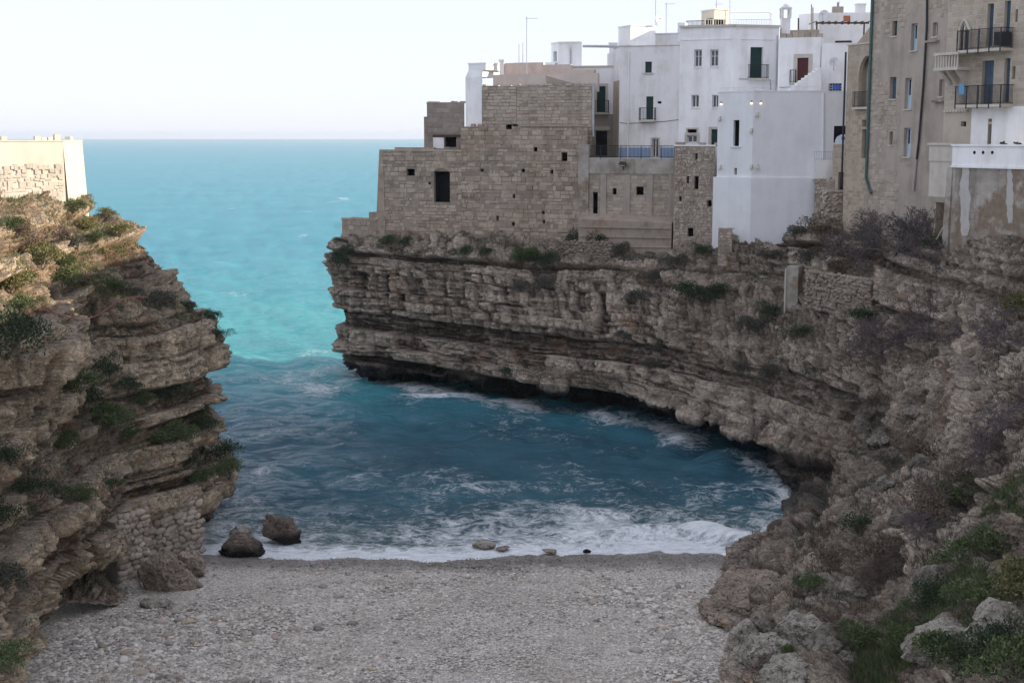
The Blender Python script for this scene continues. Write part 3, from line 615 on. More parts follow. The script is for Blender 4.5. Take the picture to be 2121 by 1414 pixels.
def balcony(root, f, px0, pyrail, px1, pyslab, depth=.8, mat=None, slabmat=None, nb=0.12, th=.14, posts=0):
    u0, z0, u1, z1 = f.rect(px0, pyrail, px1, pyslab); mb = MB(); f.box(mb, u0, z0 - th, u1, z0, .0, depth)
    s = mb.build('balcony', slabmat or M_TRIM, root); mb = MB(); m = mat or M_IRON
    h = z1; r_ = .012
    P = f.P; o = depth - .04
    for zz, rr in ((h, .022), (z0 + .08, .015)):
        mb.tube([P(u0 + .03, zz, .02), P(u0 + .03, zz, o), P(u1 - .03, zz, o), P(u1 - .03, zz, .02)], rr, 5)
    k = max(2, int((u1 - u0) / nb))
    for i in range(k + 1): u = u0 + .03 + (u1 - u0 - .06) * i / k; mb.tube([P(u, z0, o), P(u, h, o)], r_, 4)
    k2 = max(1, int(depth / nb))
    for i in range(1, k2):
        for u in (u0 + .03, u1 - .03): mb.tube([P(u, z0, o * i / k2), P(u, h, o * i / k2)], r_, 4)
    mb.build('railing', m, s)
    if posts:
        mb = MB()
        for i in range(posts): u = u0 + .04 + (u1 - u0 - .08) * i / (posts - 1); f.box(mb, u - .04, z0 - .22, u + .04, h + .02, o + .02, o + .06)
        mb.build('post', m, s)
    return s

def ragged(root, f, z, mat, u0, u1, seed, hmax=.22, name='cap_stone'):
    r = np.random.default_rng(seed); u = u0
    while u < u1:
        w = .22 + .5 * r.random()
        if r.random() < .72: mb = MB(); h = .05 + hmax * r.random(); o0 = -.45 + .1 * r.random(); mb.hexa([f.P(u, z + .003, .02), f.P(u + w - .02, z + .003, .03), f.P(u + w - .02, z + .003, o0), f.P(u, z + .003, o0), f.P(u + .03, z + h, -.02), f.P(u + w - .05, z + h * (.7 + .3 * r.random()), 0), f.P(u + w - .05, z + h * .9, o0), f.P(u + .03, z + h, o0)]); mb.build(name, mat, root)
        u += w
# ------------------------------------------------------------------ the old town on the headland
ZB = 10.3
MAS = dict(bh=(.19, .42), bw=(.24, .95), mat=M_STONE, gap=.022, skip=.05, rub=.06, prot=(.008, .075))
# 1 stone terrace wall at the tip
r_, f_, z_ = house('terrace_wall', 'low stone terrace wall at the seaward tip of the headland', [(708, 120.4), (781, 119.3)], 455, 9.8, M_MORTAR, {}, 3, 'wall', (M_STONE2, .10, .05), dict(MAS, seed=3))
extra(r_, 'step_block', M_STONE, lambda mb: f_[0].box(mb, *f_[0].rect(763, 440, 781, 455), -1.2, -.1))
# 2 bastion
b0, bf, zt = house('stone_bastion', 'old stone bastion with a tall arched dark opening above the cliff', [(787, 119.3), (956, 116.3)], 313, ZB, M_MORTAR,
    {0: [(899, 355, 932, 419, 'void'), (842, 350, 859, 364, 'hole'), (887, 377, 892, 382, 'hole')]}, 2.8, 'building', (M_STONE2, .12, .06), dict(MAS, seed=4))
f = bf[0]; o = f.ops[0]
def arch(mb):   # stone voussoirs over the opening: proud wedge stones
    k = 9; cu = (o[0] + o[2]) / 2; w = (o[2] - o[0]) / 2
    for i in range(k):
        a0, a1 = math.pi * (1 - i / k) * .62 + .19 * math.pi, math.pi * (1 - (i + .9) / k) * .62 + .19 * math.pi
        pts = []
        for rr in (1.0, 1.32):
            for a in (a0, a1): pts.append((cu + w * 1.25 * rr * math.cos(a), o[3] - w * .62 + w * 1.25 * rr * math.sin(a) * .75))
        (p0, p1, p2, p3) = pts
        fr = [f.P(*p0, .10), f.P(*p1, .10), f.P(*p3, .10), f.P(*p2, .10)]; bk = [f.P(*q, .0) for q in (p0, p1, p3, p2)]
        mb.hexa(bk + fr)
extra(b0, 'arch', M_STONE2, arch)
extra(b0, 'corner_batter', M_STONE, lambda mb: mb.hexa([f.P(-.55, ZB, .12), f.P(.5, ZB, .12), f.P(.5, ZB, -1.2), f.P(-.55, ZB, -1.2), f.P(-.06, zt - .02, .03), f.P(.3, zt - .02, .03), f.P(.3, zt - .02, -1.2), f.P(-.06, zt - .02, -1.2)]))
# 3 keep
k0, kf, zk = house('stone_keep', 'tall stone keep wall with small square openings rising from the cliff', [(954, 116.35), (1217, 112.2)], 262, ZB, M_MORTAR,
    {0: [(1163, 316, 1175, 334, 'void'), (1105, 305, 1113, 314, 'hole'), (1048, 259, 1060, 268, 'hole'), (1062, 403, 1067, 411, 'hole'), (1123, 437, 1128, 444, 'hole'), (1028, 447, 1033, 458, 'hole'), (1060, 460, 1066, 468, 'hole'), (1124, 455, 1129, 463, 'hole'), (1080, 350, 1087, 357, 'hole'), (995, 350, 1002, 356, 'hole'), (1140, 352, 1146, 360, 'hole')]}, 4, 'building', None, dict(MAS, seed=5))
extra(k0, 'ledge_course', M_STONE2, lambda mb: kf[0].box(mb, 5.2, zk - .02, kf[0].L - .2, zk + .12, -.3, .10))
# 4 upper stone house behind the keep
u0_, uf, zu = house('upper_stone_house', 'square upper stone house with pinkish roof parapet on the keep', [(998, 117.0), (1070, 115.9), (1227, 113.2)], 178, 18, M_MORTAR, {}, 3.2, 'house', None, dict(MAS, seed=8, bh=(.22, .32), bw=(.4, .9), z0=19.6, mat=M_STONE2, gap=.03, prot=(.012, .06)))
g = Fac(*(np.array(W(px, 178, Y)[:2]) + np.array([.35, .9]) for px, Y in ((1012, 116.8), (1230, 113.2))))
extra(u0_, 'parapet', M_PINK, lambda mb: g.box(mb, 0, zu - .5, g.L, zu + .95, -.4, 0))
extra(u0_, 'stair_ramp', M_PINK, lambda mb: mb.hexa([g.P(4.8, zu, .004), g.P(7.6, zu, .004), g.P(7.6, zu, .0), g.P(4.8, zu, .0), g.P(4.8, zu + .8, .5), g.P(4.9, zu + .8, .5), g.P(4.9, zu + .8, .0), g.P(4.8, zu + .8, .0)]))
h2 = Fac(g.A + g.d * .2 - g.n * 1.5, g.B - g.d * .8 - g.n * 1.5)
extra(u0_, 'roof_wall', stucco('worn_pink_wash', (.62, .52, .46), (.45, .33, .26), .6, 1.5), lambda mb: (h2.box(mb, 0, zu, 3.6, zu + 1.95, -.4, 0), h2.box(mb, 3.6, zu, 6.0, zu + 1.75, -.4, .0), h2.box(mb, 6.0, zu, 8.0, zu + 1.30, -.5, .0)))
extra(u0_, 'drain_pipe', M_STEEL, lambda mb: mb.tube([uf[1].P(uf[1].L + .12, zu + .1, .05), uf[1].P(uf[1].L + .12, zk - .8, .05)], .09, 8))
extra(u0_, 'chimney', M_WHITE2, lambda mb: (h2.box(mb, -.25, zu, .15, zu + 2.1, -.3, .1), h2.box(mb, -.32, zu + 2.1, .22, zu + 2.25, -.37, .17)))
# 5 left stone block on the terrace
l0, lf, zl = house('terrace_stone_house', 'small flat-roofed stone house on the seaward terrace with a dark square window', [(884, 120.8), (962, 119.6)], 214, 17.5, M_MORTAR, {0: [(921, 283, 945, 305, 'void')]}, 2.2, 'house', (M_STONE, .08, .03), dict(MAS, seed=12, bh=(.3, .45), bw=(.6, 1.3), z0=18.4, gap=.02, skip=.0, prot=(.008, .035), mat=stone('grey_ashlar', (.22, .195, .17), (.33, .29, .25), .05, .35)))
extra(l0, 'plaster_panel', M_WHITE2, lambda mb: lf[0].box(mb, *lf[0].rect(898, 285, 920, 308), .0, .075))
extra(l0, 'beam', M_BROWN, lambda mb: lf[0].box(mb, *lf[0].rect(897, 279, 958, 284), .0, .12))
extra(l0, 'corner_pier', M_STONE, lambda mb: lf[0].box(mb, -.32, 17.5, -.02, zl - 1.1, -2.5, -.1))
extra(b0, 'terrace_parapet', M_STONE, lambda mb: f.box(mb, .1, zt, 3.8, zt + .28, -2.7, -2.4))
# 6 white narrow house
n0, nf, zn = house('narrow_white_house', 'narrow white house with a sloping shoulder beside the upper stone house', [(964, 119.2), (999, 118.2)], 160, 17.6, M_WHITE, {}, 2.5, 'house')
e = nf[0]
extra(n0, 'shoulder', M_WHITE, lambda mb: mb.hexa([e.P(.004, zn, -.002), e.P(e.L, zn, -.002), e.P(e.L, zn, -2.4), e.P(.004, zn, -2.4), e.P(.25, zn + .55, -.1), e.P(e.L, zn + .55, -.1), e.P(e.L, zn + .55, -2.4), e.P(.25, zn + .55, -2.4)]))
extra(n0, 'upper_storey', M_WHITE, lambda mb: (e.box(mb, .25, zn + .551, e.L + .3, zn + 1.05, -2.4, -.1), e.box(mb, .2, zn + 1.051, e.L + .35, zn + 1.15, -2.45, -.06)))
# 7 white houses behind
w0, wf, zw = house('long_white_house', 'low white house behind the upper stone house with a parapet roofline', [(1066, 120.5), (1282, 118.8)], 140, 14, M_WHITE, {0: [(1236, 179, 1254, 233, 'shut_green')]}, 2.5, 'house', (M_TRIM, .12, .1))
surround(w0, wf[0], wf[0].ops[0], .22, .06)
balcony(w0, wf[0], 1229, 209, 1262, 234, .6)
extra(w0, 'lower_wall', M_TANG, lambda mb: wf[0].box(mb, wf[0].hit(1222, 280)[0], 13, wf[0].L, wf[0].hit(1250, 237)[1], .0, .12))
extra(w0, 'door', M_DARK, lambda mb: wf[0].box(mb, *wf[0].rect(1235, 272, 1258, 322), .12, .16))
extra(w0, 'door_lintel', M_TRIM, lambda mb: wf[0].box(mb, *wf[0].rect(1229, 262, 1264, 270), .121, .3))
t0, tf, ztw = house('white_roof_tower', 'white box-shaped roof room with a dark slit window and a drainpipe', [(1142, 122.5), (1156, 121.0), (1205, 120.6)], 90, 22, M_WHITE, {0: [(1146, 107, 1153, 128, 'void')]}, 2.5, 'house', (M_WHITE, .10, .06))
extra(t0, 'drain_pipe', M_STEEL, lambda mb: mb.tube([tf[1].P(tf[1].hit(1182, 100)[0], ztw - .1, .07), tf[1].P(tf[1].hit(1182, 100)[0], 23.5, .07)], .06, 6))
extra(t0, 'low_wing', M_WHITE, lambda mb: (mb.hexa([(*W(1066, 135, 121.4)[:2], 22), (*W(1150, 135, 120.9)[:2], 22), (*W(1150, 135, 122.6)[:2], 22), (*W(1066, 135, 122.9)[:2], 22)] + [(*W(1066, 135, 121.4)[:2], W(1066, 130, 121.4)[2]), (*W(1150, 135, 120.9)[:2], W(1066, 130, 121.4)[2]), (*W(1150, 135, 122.6)[:2], W(1066, 130, 121.4)[2]), (*W(1066, 135, 122.9)[:2], W(1066, 130, 121.4)[2])])))
c0, cf, zc = house('lit_roof_room', 'white roof room with one sunlit face above the weathered white house', [(1281, 119.3), (1306, 117.4), (1358, 118.2)], 56, 22, M_WHITE, {}, 3, 'house', (M_WHITE, .08, .05))
extra(c0, 'beam', M_STEEL, lambda mb: mb.tube([W(1208, 96, 120.4), W(1308, 97, 117.3)], .12, 6))
extra(c0, 'chimney', M_WHITE, lambda mb: (lambda q: (mb.box((q[0] - .3, q[1] - .3, 22), (q[0] + .3, q[1] + .3, q[2])), mb.box((q[0] - .38, q[1] - .38, q[2]), (q[0] + .38, q[1] + .38, q[2] + .12))))(W(1270, 92, 119.8)))
extra(c0, 'chimney', M_WHITE, lambda mb: (lambda q: (mb.box((q[0] - .55, q[1] - .5, 22), (q[0] + .3, q[1] + .3, q[2]))))(W(1272, 112, 119.6)))
# 8 weathered white house
a0, af, za = house('weathered_white_house', 'weathered white house with small green-shuttered balcony and blue painted base', [(1272, 117.8), (1284, 114.6), (1412, 113.0)], 98, 13, M_WHITE2,
    {1: [(1336, 128, 1350, 151, 'shut_green'), (1338, 200, 1353, 248, 'shut_green'), (1362, 210, 1370, 215, 'hole'), (1350, 287, 1364, 326, 'win')]}, 6, 'house', (M_TRIM, .06, .05))
F8 = af[1]; sill(a0, F8, F8.ops[0]); balcony(a0, F8, 1327, 224, 1360, 249, .7); surround(a0, F8, F8.ops[3], .1, .03)
extra(a0, 'upper_storey', M_WHITE2, lambda mb: (F8.box(mb, F8.hit(1357, 90)[0], za + .062, F8.L, F8.hit(1380, 71)[1], -4, -.002), F8.box(mb, F8.hit(1356, 90)[0], F8.hit(1380, 71)[1] + .002, F8.L + .02, F8.hit(1380, 71)[1] + .08, -4, .05)))
extra(a0, 'dado', M_BLUEW, lambda mb: F8.box(mb, 0.02, 13, F8.ops[3][0] - .12, F8.hit(1300, 306)[1], .0, .02))
extra(a0, 'dado', M_BLUEW, lambda mb: F8.box(mb, F8.ops[3][2] + .12, 13, F8.L - .05, F8.hit(1300, 306)[1], .0, .02))
extra(a0, 'drain_pipe', M_WHITE, lambda mb: mb.tube([F8.P(F8.hit(1302, 200)[0], za - .4, .07), F8.P(F8.hit(1302, 200)[0], 14, .07)], .05, 6))
extra(a0, 'cable', M_IRON, lambda mb: mb.tube([F8.P(F8.hit(px, py)[0], F8.hit(px, py)[1], .05) for px, py in ((1284, 254), (1300, 256), (1340, 254), (1375, 252), (1408, 248))], .018, 4))
extra(a0, 'side_pier', M_ORANGE if False else M_STONE2, lambda mb: af[0].box(mb, .02, 13, af[0].L - .02, za - 2.6, 0, .03))
# 9 big white house
g0, gf, zg = house('big_white_house', 'big bright white house with stone cornice and tall dark green balcony door', [(1409, 112.4), (1521, 111.0), (1614, 112.0)], 57, 13, M_WHITE,
    {0: [(1438, 103, 1454, 139, 'win'), (1471, 103, 1488, 138, 'win'), (1432, 197, 1448, 223, 'win'), (1475, 197, 1490, 223, 'win'), (1423, 280, 1444, 296, 'win'), (1424, 268, 1443, 276, 'hole'), (1473, 268, 1486, 300, 'door_green')],
     1: [(1554, 98, 1580, 162, 'shut_green')]}, 6, 'house', (M_TRIM, .16, .16))
for q in gf[0].ops[:4]: sill(g0, gf[0], q, .07, .07, .05, M_WHITE)
surround(g0, gf[0], gf[0].ops[4], .18, .05); surround(g0, gf[0], gf[0].ops[5], .12, .04); surround(g0, gf[0], gf[0].ops[6], .2, .05)
balcony(g0, gf[1], 1548, 135, 1587, 163, .55)
extra(g0, 'string_course', M_WHITE, lambda mb: (gf[0].box(mb, .1, zg - .95, gf[0].L - .2, zg - .88, 0, .05), gf[1].box(mb, .5, zg - .95, gf[1].L - .4, zg - .88, 0, .05)))
extra(g0, 'drain_pipe', M_STEEL, lambda mb: mb.tube([gf[1].P(gf[1].hit(1609, 100)[0], zg - .6, .08), gf[1].P(gf[1].hit(1609, 100)[0], 19, .08)], .05, 6))
extra(g0, 'cable', M_IRON, lambda mb: mb.tube([gf[1].P(*gf[1].hit(px, py), .05) for px, py in ((1530, 164), (1560, 165), (1595, 166), (1596, 186))], .018, 4))
def rail(mb, P0, P1, h, n, r=.02):
    P0, P1 = np.array(P0), np.array(P1); up = np.array([0, 0, h]); mb.tube([P0 + up, P1 + up], r * 1.3, 5); mb.tube([P0 + up * .1, P1 + up * .1], r, 5)
    for i in range(n + 1): q = P0 + (P1 - P0) * i / n; mb.tube([q, q + up], r, 4)
extra(g0, 'roof_railing', M_IRON, lambda mb: rail(mb, gf[0].P(.35, zg + .16, -.5), gf[0].P(1.75, zg + .16, -.5), .38, 14))
extra(g0, 'roof_railing', M_FRAMEW, lambda mb: rail(mb, gf[0].P(1.9, zg + .16, -.4), gf[1].P(3.3, zg + .16, -.4), .45, 26, .015))
extra(g0, 'chimney', M_WHITE, lambda mb: gf[0].box(mb, -.35, zg - 1, .25, zg + .45, -1.6, -.6))
extra(g0, 'roof_frame', M_FRAMEW, lambda mb: (mb.tube([W(1512, 55, 114), W(1512, 26, 114), W(1594, 26, 114.5), W(1594, 55, 114.5)], .05, 5), mb.tube([W(1594, 26, 114.5), W(1597, 26, 118), W(1597, 50, 118)], .05, 5)))
q0, qf, zq = house('roof_hut', 'small cream roof hut on top of the big white house', [(1453, 117.5), (1480, 115.6), (1510, 116.2)], 22, 27.5, stucco('cream_wash', (.68, .62, .50), (.5, .42, .3), .4), {1: [(1479, 40, 1503, 54, 'void')]}, 3, 'house', (M_WHITE, .07, .1))
# 10 white house with the red door
d0, df, zd = house('red_door_house', 'white house with a dark red door and small iron balcony', [(1614, 110.0), (1701, 109.0)], 78, 15, M_WHITE, {0: [(1651, 120, 1674, 170, 'door_red')]}, 6, 'house')
surround(d0, df[0], df[0].ops[0], .28, .06); balcony(d0, df[0], 1637, 146, 1650, 172, .6)
extra(d0, 'broken_parapet', M_STONE2, lambda mb: [df[0].box(mb, u, zd, u + .42, zd + .25 + .25 * random.random(), -.5, -.02) for u in np.arange(.1, 3.0, .45)])
extra(d0, 'cable', M_IRON, lambda mb: mb.tube([df[0].P(*df[0].hit(px, py), .05) for px, py in ((1616, 182), (1640, 180), (1660, 176))], .018, 4))
def bellc(mb):
    q = W(1626, 70, 112.5); x, y = q[:2]; zt_ = W(1626, 14, 112.5)[2]
    mb.box((x - .33, y - .33, 25), (x + .33, y + .33, zt_ - .9))
    for sx in (-1, 1):
        for sy in (-1, 1): mb.box((x + sx * .3 - .09, y + sy * .3 - .09, zt_ - .9), (x + sx * .3 + .09, y + sy * .3 + .09, zt_ - .2))
    mb.box((x - .42, y - .42, zt_ - .2), (x + .42, y + .42, zt_ - .1)); mb.hexa([(x - .35, y - .35, zt_ - .1), (x + .35, y - .35, zt_ - .1), (x + .35, y + .35, zt_ - .1), (x - .35, y + .35, zt_ - .1), (x - .05, y - .05, zt_ + .2), (x + .05, y - .05, zt_ + .2), (x + .05, y + .05, zt_ + .2), (x - .05, y + .05, zt_ + .2)])
extra(d0, 'belfry_chimney', M_WHITE2, bellc)
extra(d0, 'roof_wall', M_STONE2, lambda mb: df[0].box(mb, .3, zd - .2, 2.6, zd + .75, -3.2, -2.8))
e0, ef, ze = house('stepped_white_house', 'white house with outside stair and satellite dish beside the tan tower', [(1702, 108.6), (1760, 107.8)], 89, 15, M_WHITE, {0: [(1716, 173, 1743, 191, 'void')]}, 6, 'house')
extra(e0, 'roof_sheet', M_IRON, lambda mb: ef[0].box(mb, 1.0, ze + .01, 2.15, ze + .14, -.6, .05))
def stair(mb):
    A, B = np.array(W(1638, 187, 107.2)), np.array(W(1702, 140, 107.2)); k = 9
    for i in range(k):
        p = A + (B - A) * i / k; q = A + (B - A) * (i + 1) / k
        mb.box((p[0], p[1], A[2] - 1), (q[0] - .002, p[1] + 1.3, q[2]))
extra(e0, 'stair', M_WHITE, stair)
extra(e0, 'awning', plain('blue_cloth', (.06, .12, .42), .7, .3), lambda mb: ef[0].box(mb, *ef[0].rect(1725, 176, 1741, 186), .01, .05))
extra(e0, 'window_grille', M_FRAMEW, lambda mb: [mb.tube([ef[0].P(*ef[0].hit(px, 174), .03), ef[0].P(*ef[0].hit(px, 190), .03)], .02, 4) for px in (1719, 1724, 1730, 1736)] + [mb.tube([ef[0].P(*ef[0].hit(1716, py), .03), ef[0].P(*ef[0].hit(1743, py), .03)], .02, 4) for py in (179, 184)])
# pergola house behind
p0, pf, zp = house('pergola_house', 'white roof terrace house with a timber pergola behind the red door house', [(1655, 116.6), (1698, 114.9), (1812, 114.5)], 28, 20, M_WHITE, {}, 2.5, 'house')
def pergola(mb):
    for px in (1692, 1790): q = W(px, 50, 112); mb.box((q[0] - .05, q[1] - .05, 25), (q[0] + .05, q[1] + .05, q[2]))
    A, B = np.array(W(1690, 48, 112)), np.array(W(1800, 48, 111.5)); mb.tube([A, B], .07, 4)
    for i in range(9): q = A + (B - A) * i / 8; mb.tube([q + [0, -.3, .1], q + [0, 2.6, .1]], .04, 4)
extra(p0, 'pergola', M_BROWN, pergola)
extra(p0, 'terrace_wall', M_WHITE2, lambda mb: mb.hexa([(*W(1700, 60, 112.6)[:2], 22), (*W(1812, 60, 112)[:2], 22), (*W(1812, 60, 114)[:2], 22), (*W(1700, 60, 114.6)[:2], 22), (*W(1700, 60, 112.6)[:2], 26.9), (*W(1812, 60, 112)[:2], 26.9), (*W(1812, 60, 114)[:2], 26.9), (*W(1700, 60, 114.6)[:2], 26.9)]))
def flue(mb): 
    q = W(1737, 14, 115.6); mb.box((q[0] - .4, q[1], 26), (q[0] + .4, q[1] + .6, q[2])); mb.tube([(q[0], q[1] + .3, q[2]), (q[0], q[1] + .3, q[2] + .35)], .08, 6)
extra(p0, 'chimney', M_TANG, flue)
def flue2(mb): q = W(1784, 10, 115.4); mb.box((q[0] - .35, q[1], 26), (q[0] + .35, q[1] + .6, q[2])); mb.box((q[0] - .42, q[1] - .07, q[2]), (q[0] + .42, q[1] + .67, q[2] + .08))
extra(p0, 'chimney', M_WHITE, flue2)
extra(p0, 'orange_panel', M_ORANGE, lambda mb: pf[1].box(mb, *pf[1].rect(1747, 33, 1761, 45), .0, .04))
# 11 grey-white front building
x0, xf, zx = house('pale_grey_house', 'plain pale grey cubic house standing on the cliff edge', [(1488, 106.2), (1561, 104.5), (1758, 104.0)], 191, 16.6, M_GREYW, {0: [(1519, 249, 1531, 303, 'void'), (1521, 348, 1526, 362, 'hole')], 1: [(1727, 261, 1753, 296, 'door_dark')]}, 8, 'house', (M_GREYW, .06, .03))
sill(x0, xf[0], xf[0].ops[0], .12, .1, .15, M_GREYW)
zb2 = xf[0].hit(1560, 368)[1]
lw = [Fac(xf[0].A + xf[0].n * .12 - xf[0].d * .22, xf[0].B + xf[0].n * .12 + xf[0].d * .02), Fac(xf[1].A + xf[1].n * .10 , xf[1].B + xf[1].n * .10)]
def plinth(mb):
    c = lw[0].B; c2 = lw[1].A; k = (c + c2) / 2 + (xf[0].n + xf[1].n) * .04
    a, b = lw[0].A, lw[1].B - lw[1].d * 2.2; z0, z1 = 9.5, 16.6
    pl = [a, k, b, b + np.array([2, 6]), a + np.array([2, 6])]
    mb.add([(*q, z0) for q in pl] + [(*q, zb2) for q in pl], [(0, 1, 6, 5), (1, 2, 7, 6), (2, 3, 8, 7), (3, 4, 9, 8), (4, 0, 5, 9), (5, 6, 7, 8, 9)])
extra(x0, 'plinth', M_GREYW, plinth)
extra(x0, 'upper_body', M_GREYW, lambda mb: None) if False else None
for i, (px, py, k) in enumerate(((1492, 345, 0), (1557, 345, 0), (1569, 345, 1), (1557, 270, 0), (1568, 236, 1), (1491, 245, 0))):
    ff = xf[k]; u, z = ff.hit(px, py); extra(x0, 'bracket', M_TRIM, lambda mb: mb.hexa([ff.P(u - .12, z - .15, .0), ff.P(u + .12, z - .15, .0), ff.P(u + .12, z + .15, .0), ff.P(u - .12, z + .15, .0), ff.P(u - .12, z - .15, .25), ff.P(u + .12, z - .15, .25), ff.P(u + .05, z + .15, .06), ff.P(u - .05, z + .15, .06)]))
extra(x0, 'drain_pipe', M_GREYW, lambda mb: mb.tube([xf[1].P(*xf[1].hit(1705, 193), .07), xf[1].P(*xf[1].hit(1704, 330), .07)], .10, 8))
extra(x0, 'roof_railing', M_FRAMEW, lambda mb: (rail(mb, xf[0].P(.05, zx + .06, -.3), xf[0].P(xf[0].L, zx + .06, -.3), .3, 14, .014), rail(mb, xf[1].P(.0, zx + .06, -.3), xf[1].P(4.8, zx + .06, -.3), .3, 26, .014)))
extra(x0, 'side_wing', M_WHITE2, lambda mb: xf[1].box(mb, *xf[1].rect(1683, 331, 1727, 371), -.5, .9))
def sw(mb):
    u0, z0, u1, z1 = xf[1].rect(1683, 331, 1727, 371); rail(mb, xf[1].P(u0, z1, .85), xf[1].P(u1, z1, .85), .6, 12, .014)
extra(x0, 'wing_railing', M_STEEL, sw)
for px, py, k in ((1494, 215, 0), (1557, 213, 0), (1576, 213, 1)):
    ff = xf[k]; u, z = ff.hit(px, py); 
    o_ = extra(x0, 'wall_lamp', M_STEEL, lambda mb: ff.box(mb, u - .05, z, u + .05, z + .18, .0, .1))
    nm = NT('lamp_glow'); nm.b.inputs['Emission Color'].default_value = (1, .72, .42, 1); nm.b.inputs['Emission Strength'].default_value = 2.5
    mb = MB(); ff.box(mb, u - .04, z - .07, u + .04, z - .004, .01, .09); b_ = mb.build('bulb', nm.m, o_)
# 12 terrace retaining wall with railing
y0, yf, zy = house('terrace_retaining_wall', 'tan retaining wall with pilasters and dark windows below the railed terrace', [(1213, 112.0), (1397, 110.0)], 329, ZB, M_MORTAR2, {0: [(1228, 398, 1238, 444, 'void'), (1269, 390, 1277, 403, 'void'), (1318, 387, 1333, 404, 'void')]}, 4, 'wall', (M_TRIM, .06, .05), dict(MAS, seed=21, bh=(.24, .32), bw=(.4, .8), mat=M_STONE2, z0=13.4, skip=.05, prot=(.008, .035), gap=.03))
yF = yf[0]
for px in (1250, 1299, 1346, 1391): extra(y0, 'pilaster', M_TRIM if False else M_TANG, lambda mb: yF.box(mb, yF.hit(px - 6, 400)[0], 13, yF.hit(px + 6, 400)[0], zy - 1.2, .0, .09))
extra(y0, 'top_band', M_CONC, lambda mb: yF.box(mb, .02, zy - 1.15, yF.L - .02, zy - .01, .0, .10))
extra(y0, 'side_buttress', M_GREYW if False else M_CONC, lambda mb: yF.box(mb, -.55, 12.5, .28, zy + 1.1, -.4, .2))
g1 = Fac(yF.A + yF.n * 1.3 - yF.d * .2, yF.B + yF.n * 1.3 + yF.d * .1); zl1 = g1.hit(1300, 455)[1]
extra(y0, 'lower_step_wall', stone('ochre_footing', (.30, .235, .185), (.38, .32, .265), .3, .4), lambda mb: mb.hexa([g1.P(0, 9.5, .1), g1.P(g1.L, 9.5, .1), g1.P(g1.L, 9.5, -1.2), g1.P(0, 9.5, -1.2), g1.P(0, zl1, 0), g1.P(g1.L, zl1 - .25, 0), g1.P(g1.L, zl1 + .2, -1.2), g1.P(0, zl1 + .4, -1.2)]))
for k_ in range(3): extra(y0, 'footing_course', M_STONE2, lambda mb: g1.box(mb, .05, zl1 - .65 - .72 * k_, g1.L - .1, zl1 - .62 - .72 * k_ + .04, .05, .13))
extra(y0, 'terrace_railing', M_IRON, lambda mb: (rail(mb, yF.P(.15, zy + .06, -.1), yF.P(yF.L - .05, zy + .06, -.1), .95, 64, .014), [mb.tube([yF.P(u, zy - .35, .07), yF.P(u, zy + 1.02, -.04)], .03, 5) for u in np.linspace(1.2, yF.L - 1.0, 4)]))
fl = empty('flood_lamp', yF.P(yF.hit(1292, 340)[0], yF.hit(1292, 340)[1], .3)); tag(fl, 'dark outdoor flood lamp fixed to the top of the tan retaining wall', 'lamp')
u, z = yF.hit(1292, 338)
mb = MB(); mb.hexa([yF.P(u - .32, z - .1, .2), yF.P(u + .28, z - .16, .2), yF.P(u + .28, z - .16, .62), yF.P(u - .32, z - .1, .55), yF.P(u - .2, z + .14, .2), yF.P(u + .2, z + .1, .2), yF.P(u + .2, z + .1, .5), yF.P(u - .2, z + .14, .45)]); mb.build('housing', M_IRON, fl)
mb = MB(); mb.tube([yF.P(u, z - .5, .12), yF.P(u, z - .12, .3)], .03, 5); mb.build('bracket', M_IRON, fl)
mb = MB(); yF.box(mb, u - .1, z - .20, u + .22, z - .165, .25, .55); mb.build('lens', M_FRAMEW, fl)
# 13 rubble tower
m0, mf, zm = house('rubble_tower', 'rough rubble stone tower between the tan retaining wall and the pale grey house', [(1397, 108.4), (1482, 107.0)], 303, 9.5, M_MORTAR, {0: [(1438, 365, 1447, 392, 'void'), (1422, 365, 1427, 380, 'hole'), (1407, 407, 1412, 417, 'hole'), (1465, 415, 1474, 428, 'hole'), (1440, 318, 1445, 330, 'hole'), (1424, 472, 1436, 490, 'hole')]}, 3, 'tower', (M_WHITE, .10, .03), dict(MAS, seed=31, bh=(.14, .26), bw=(.16, .42), mat=M_RUBBLE, rub=.12, gap=.03, prot=(.02, .10)))
# footing stub in front of the grey house
s0, sf, zs_ = house('ruined_wall_stub', 'broken rubble wall stub at the foot of the pale grey house', [(1488, 103.5), (1517, 103.0)], 474, 9.5, M_MORTAR, {}, 1.0, 'wall', None, dict(MAS, seed=33, bh=(.14, .24), bw=(.16, .4), mat=M_RUBBLE, rub=.12))

j0, jf, zj = house('garden_wall', 'rough stone garden wall filling the corner beside the pale grey house', [(1688, 102.6), (1729, 101.8)], 371, 10, M_MORTAR, {}, 1.2, 'wall', None, dict(MAS, seed=35, bh=(.16, .26), bw=(.2, .45), mat=M_RUBBLE, rub=.1))
# unseen houses added behind the tower to shade the white houses
for i, (x0_, y0_, x1_, y1_, zr, lab) in enumerate(((37, 97, 52, 110.5, 36.5, 'unseen house added behind the tower to cast shade'), (41, 111, 56, 114.5, 36.5, 'unseen seaward house added behind the pergola house to cast shade'))):
    root = empty('added_shade_house', (x0_, y0_, 12)); tag(root, lab, 'house', 'unseen shade houses behind the tower'); mb = MB(); mb.box((x0_, y0_, 9), (x1_, y1_, zr)); mb.build('wall', M_WHITE2, root)
    f = Fac((x0_, y0_), (x1_, y0_))
    for a in np.arange(2, f.L - 2, 3.5):
        for c in (16, 20, 24, 28): mb = MB(); f.box(mb, a, c, a + 1, c + 1.7, 0, .06); mb.build('shutter', M_GREEN, root)

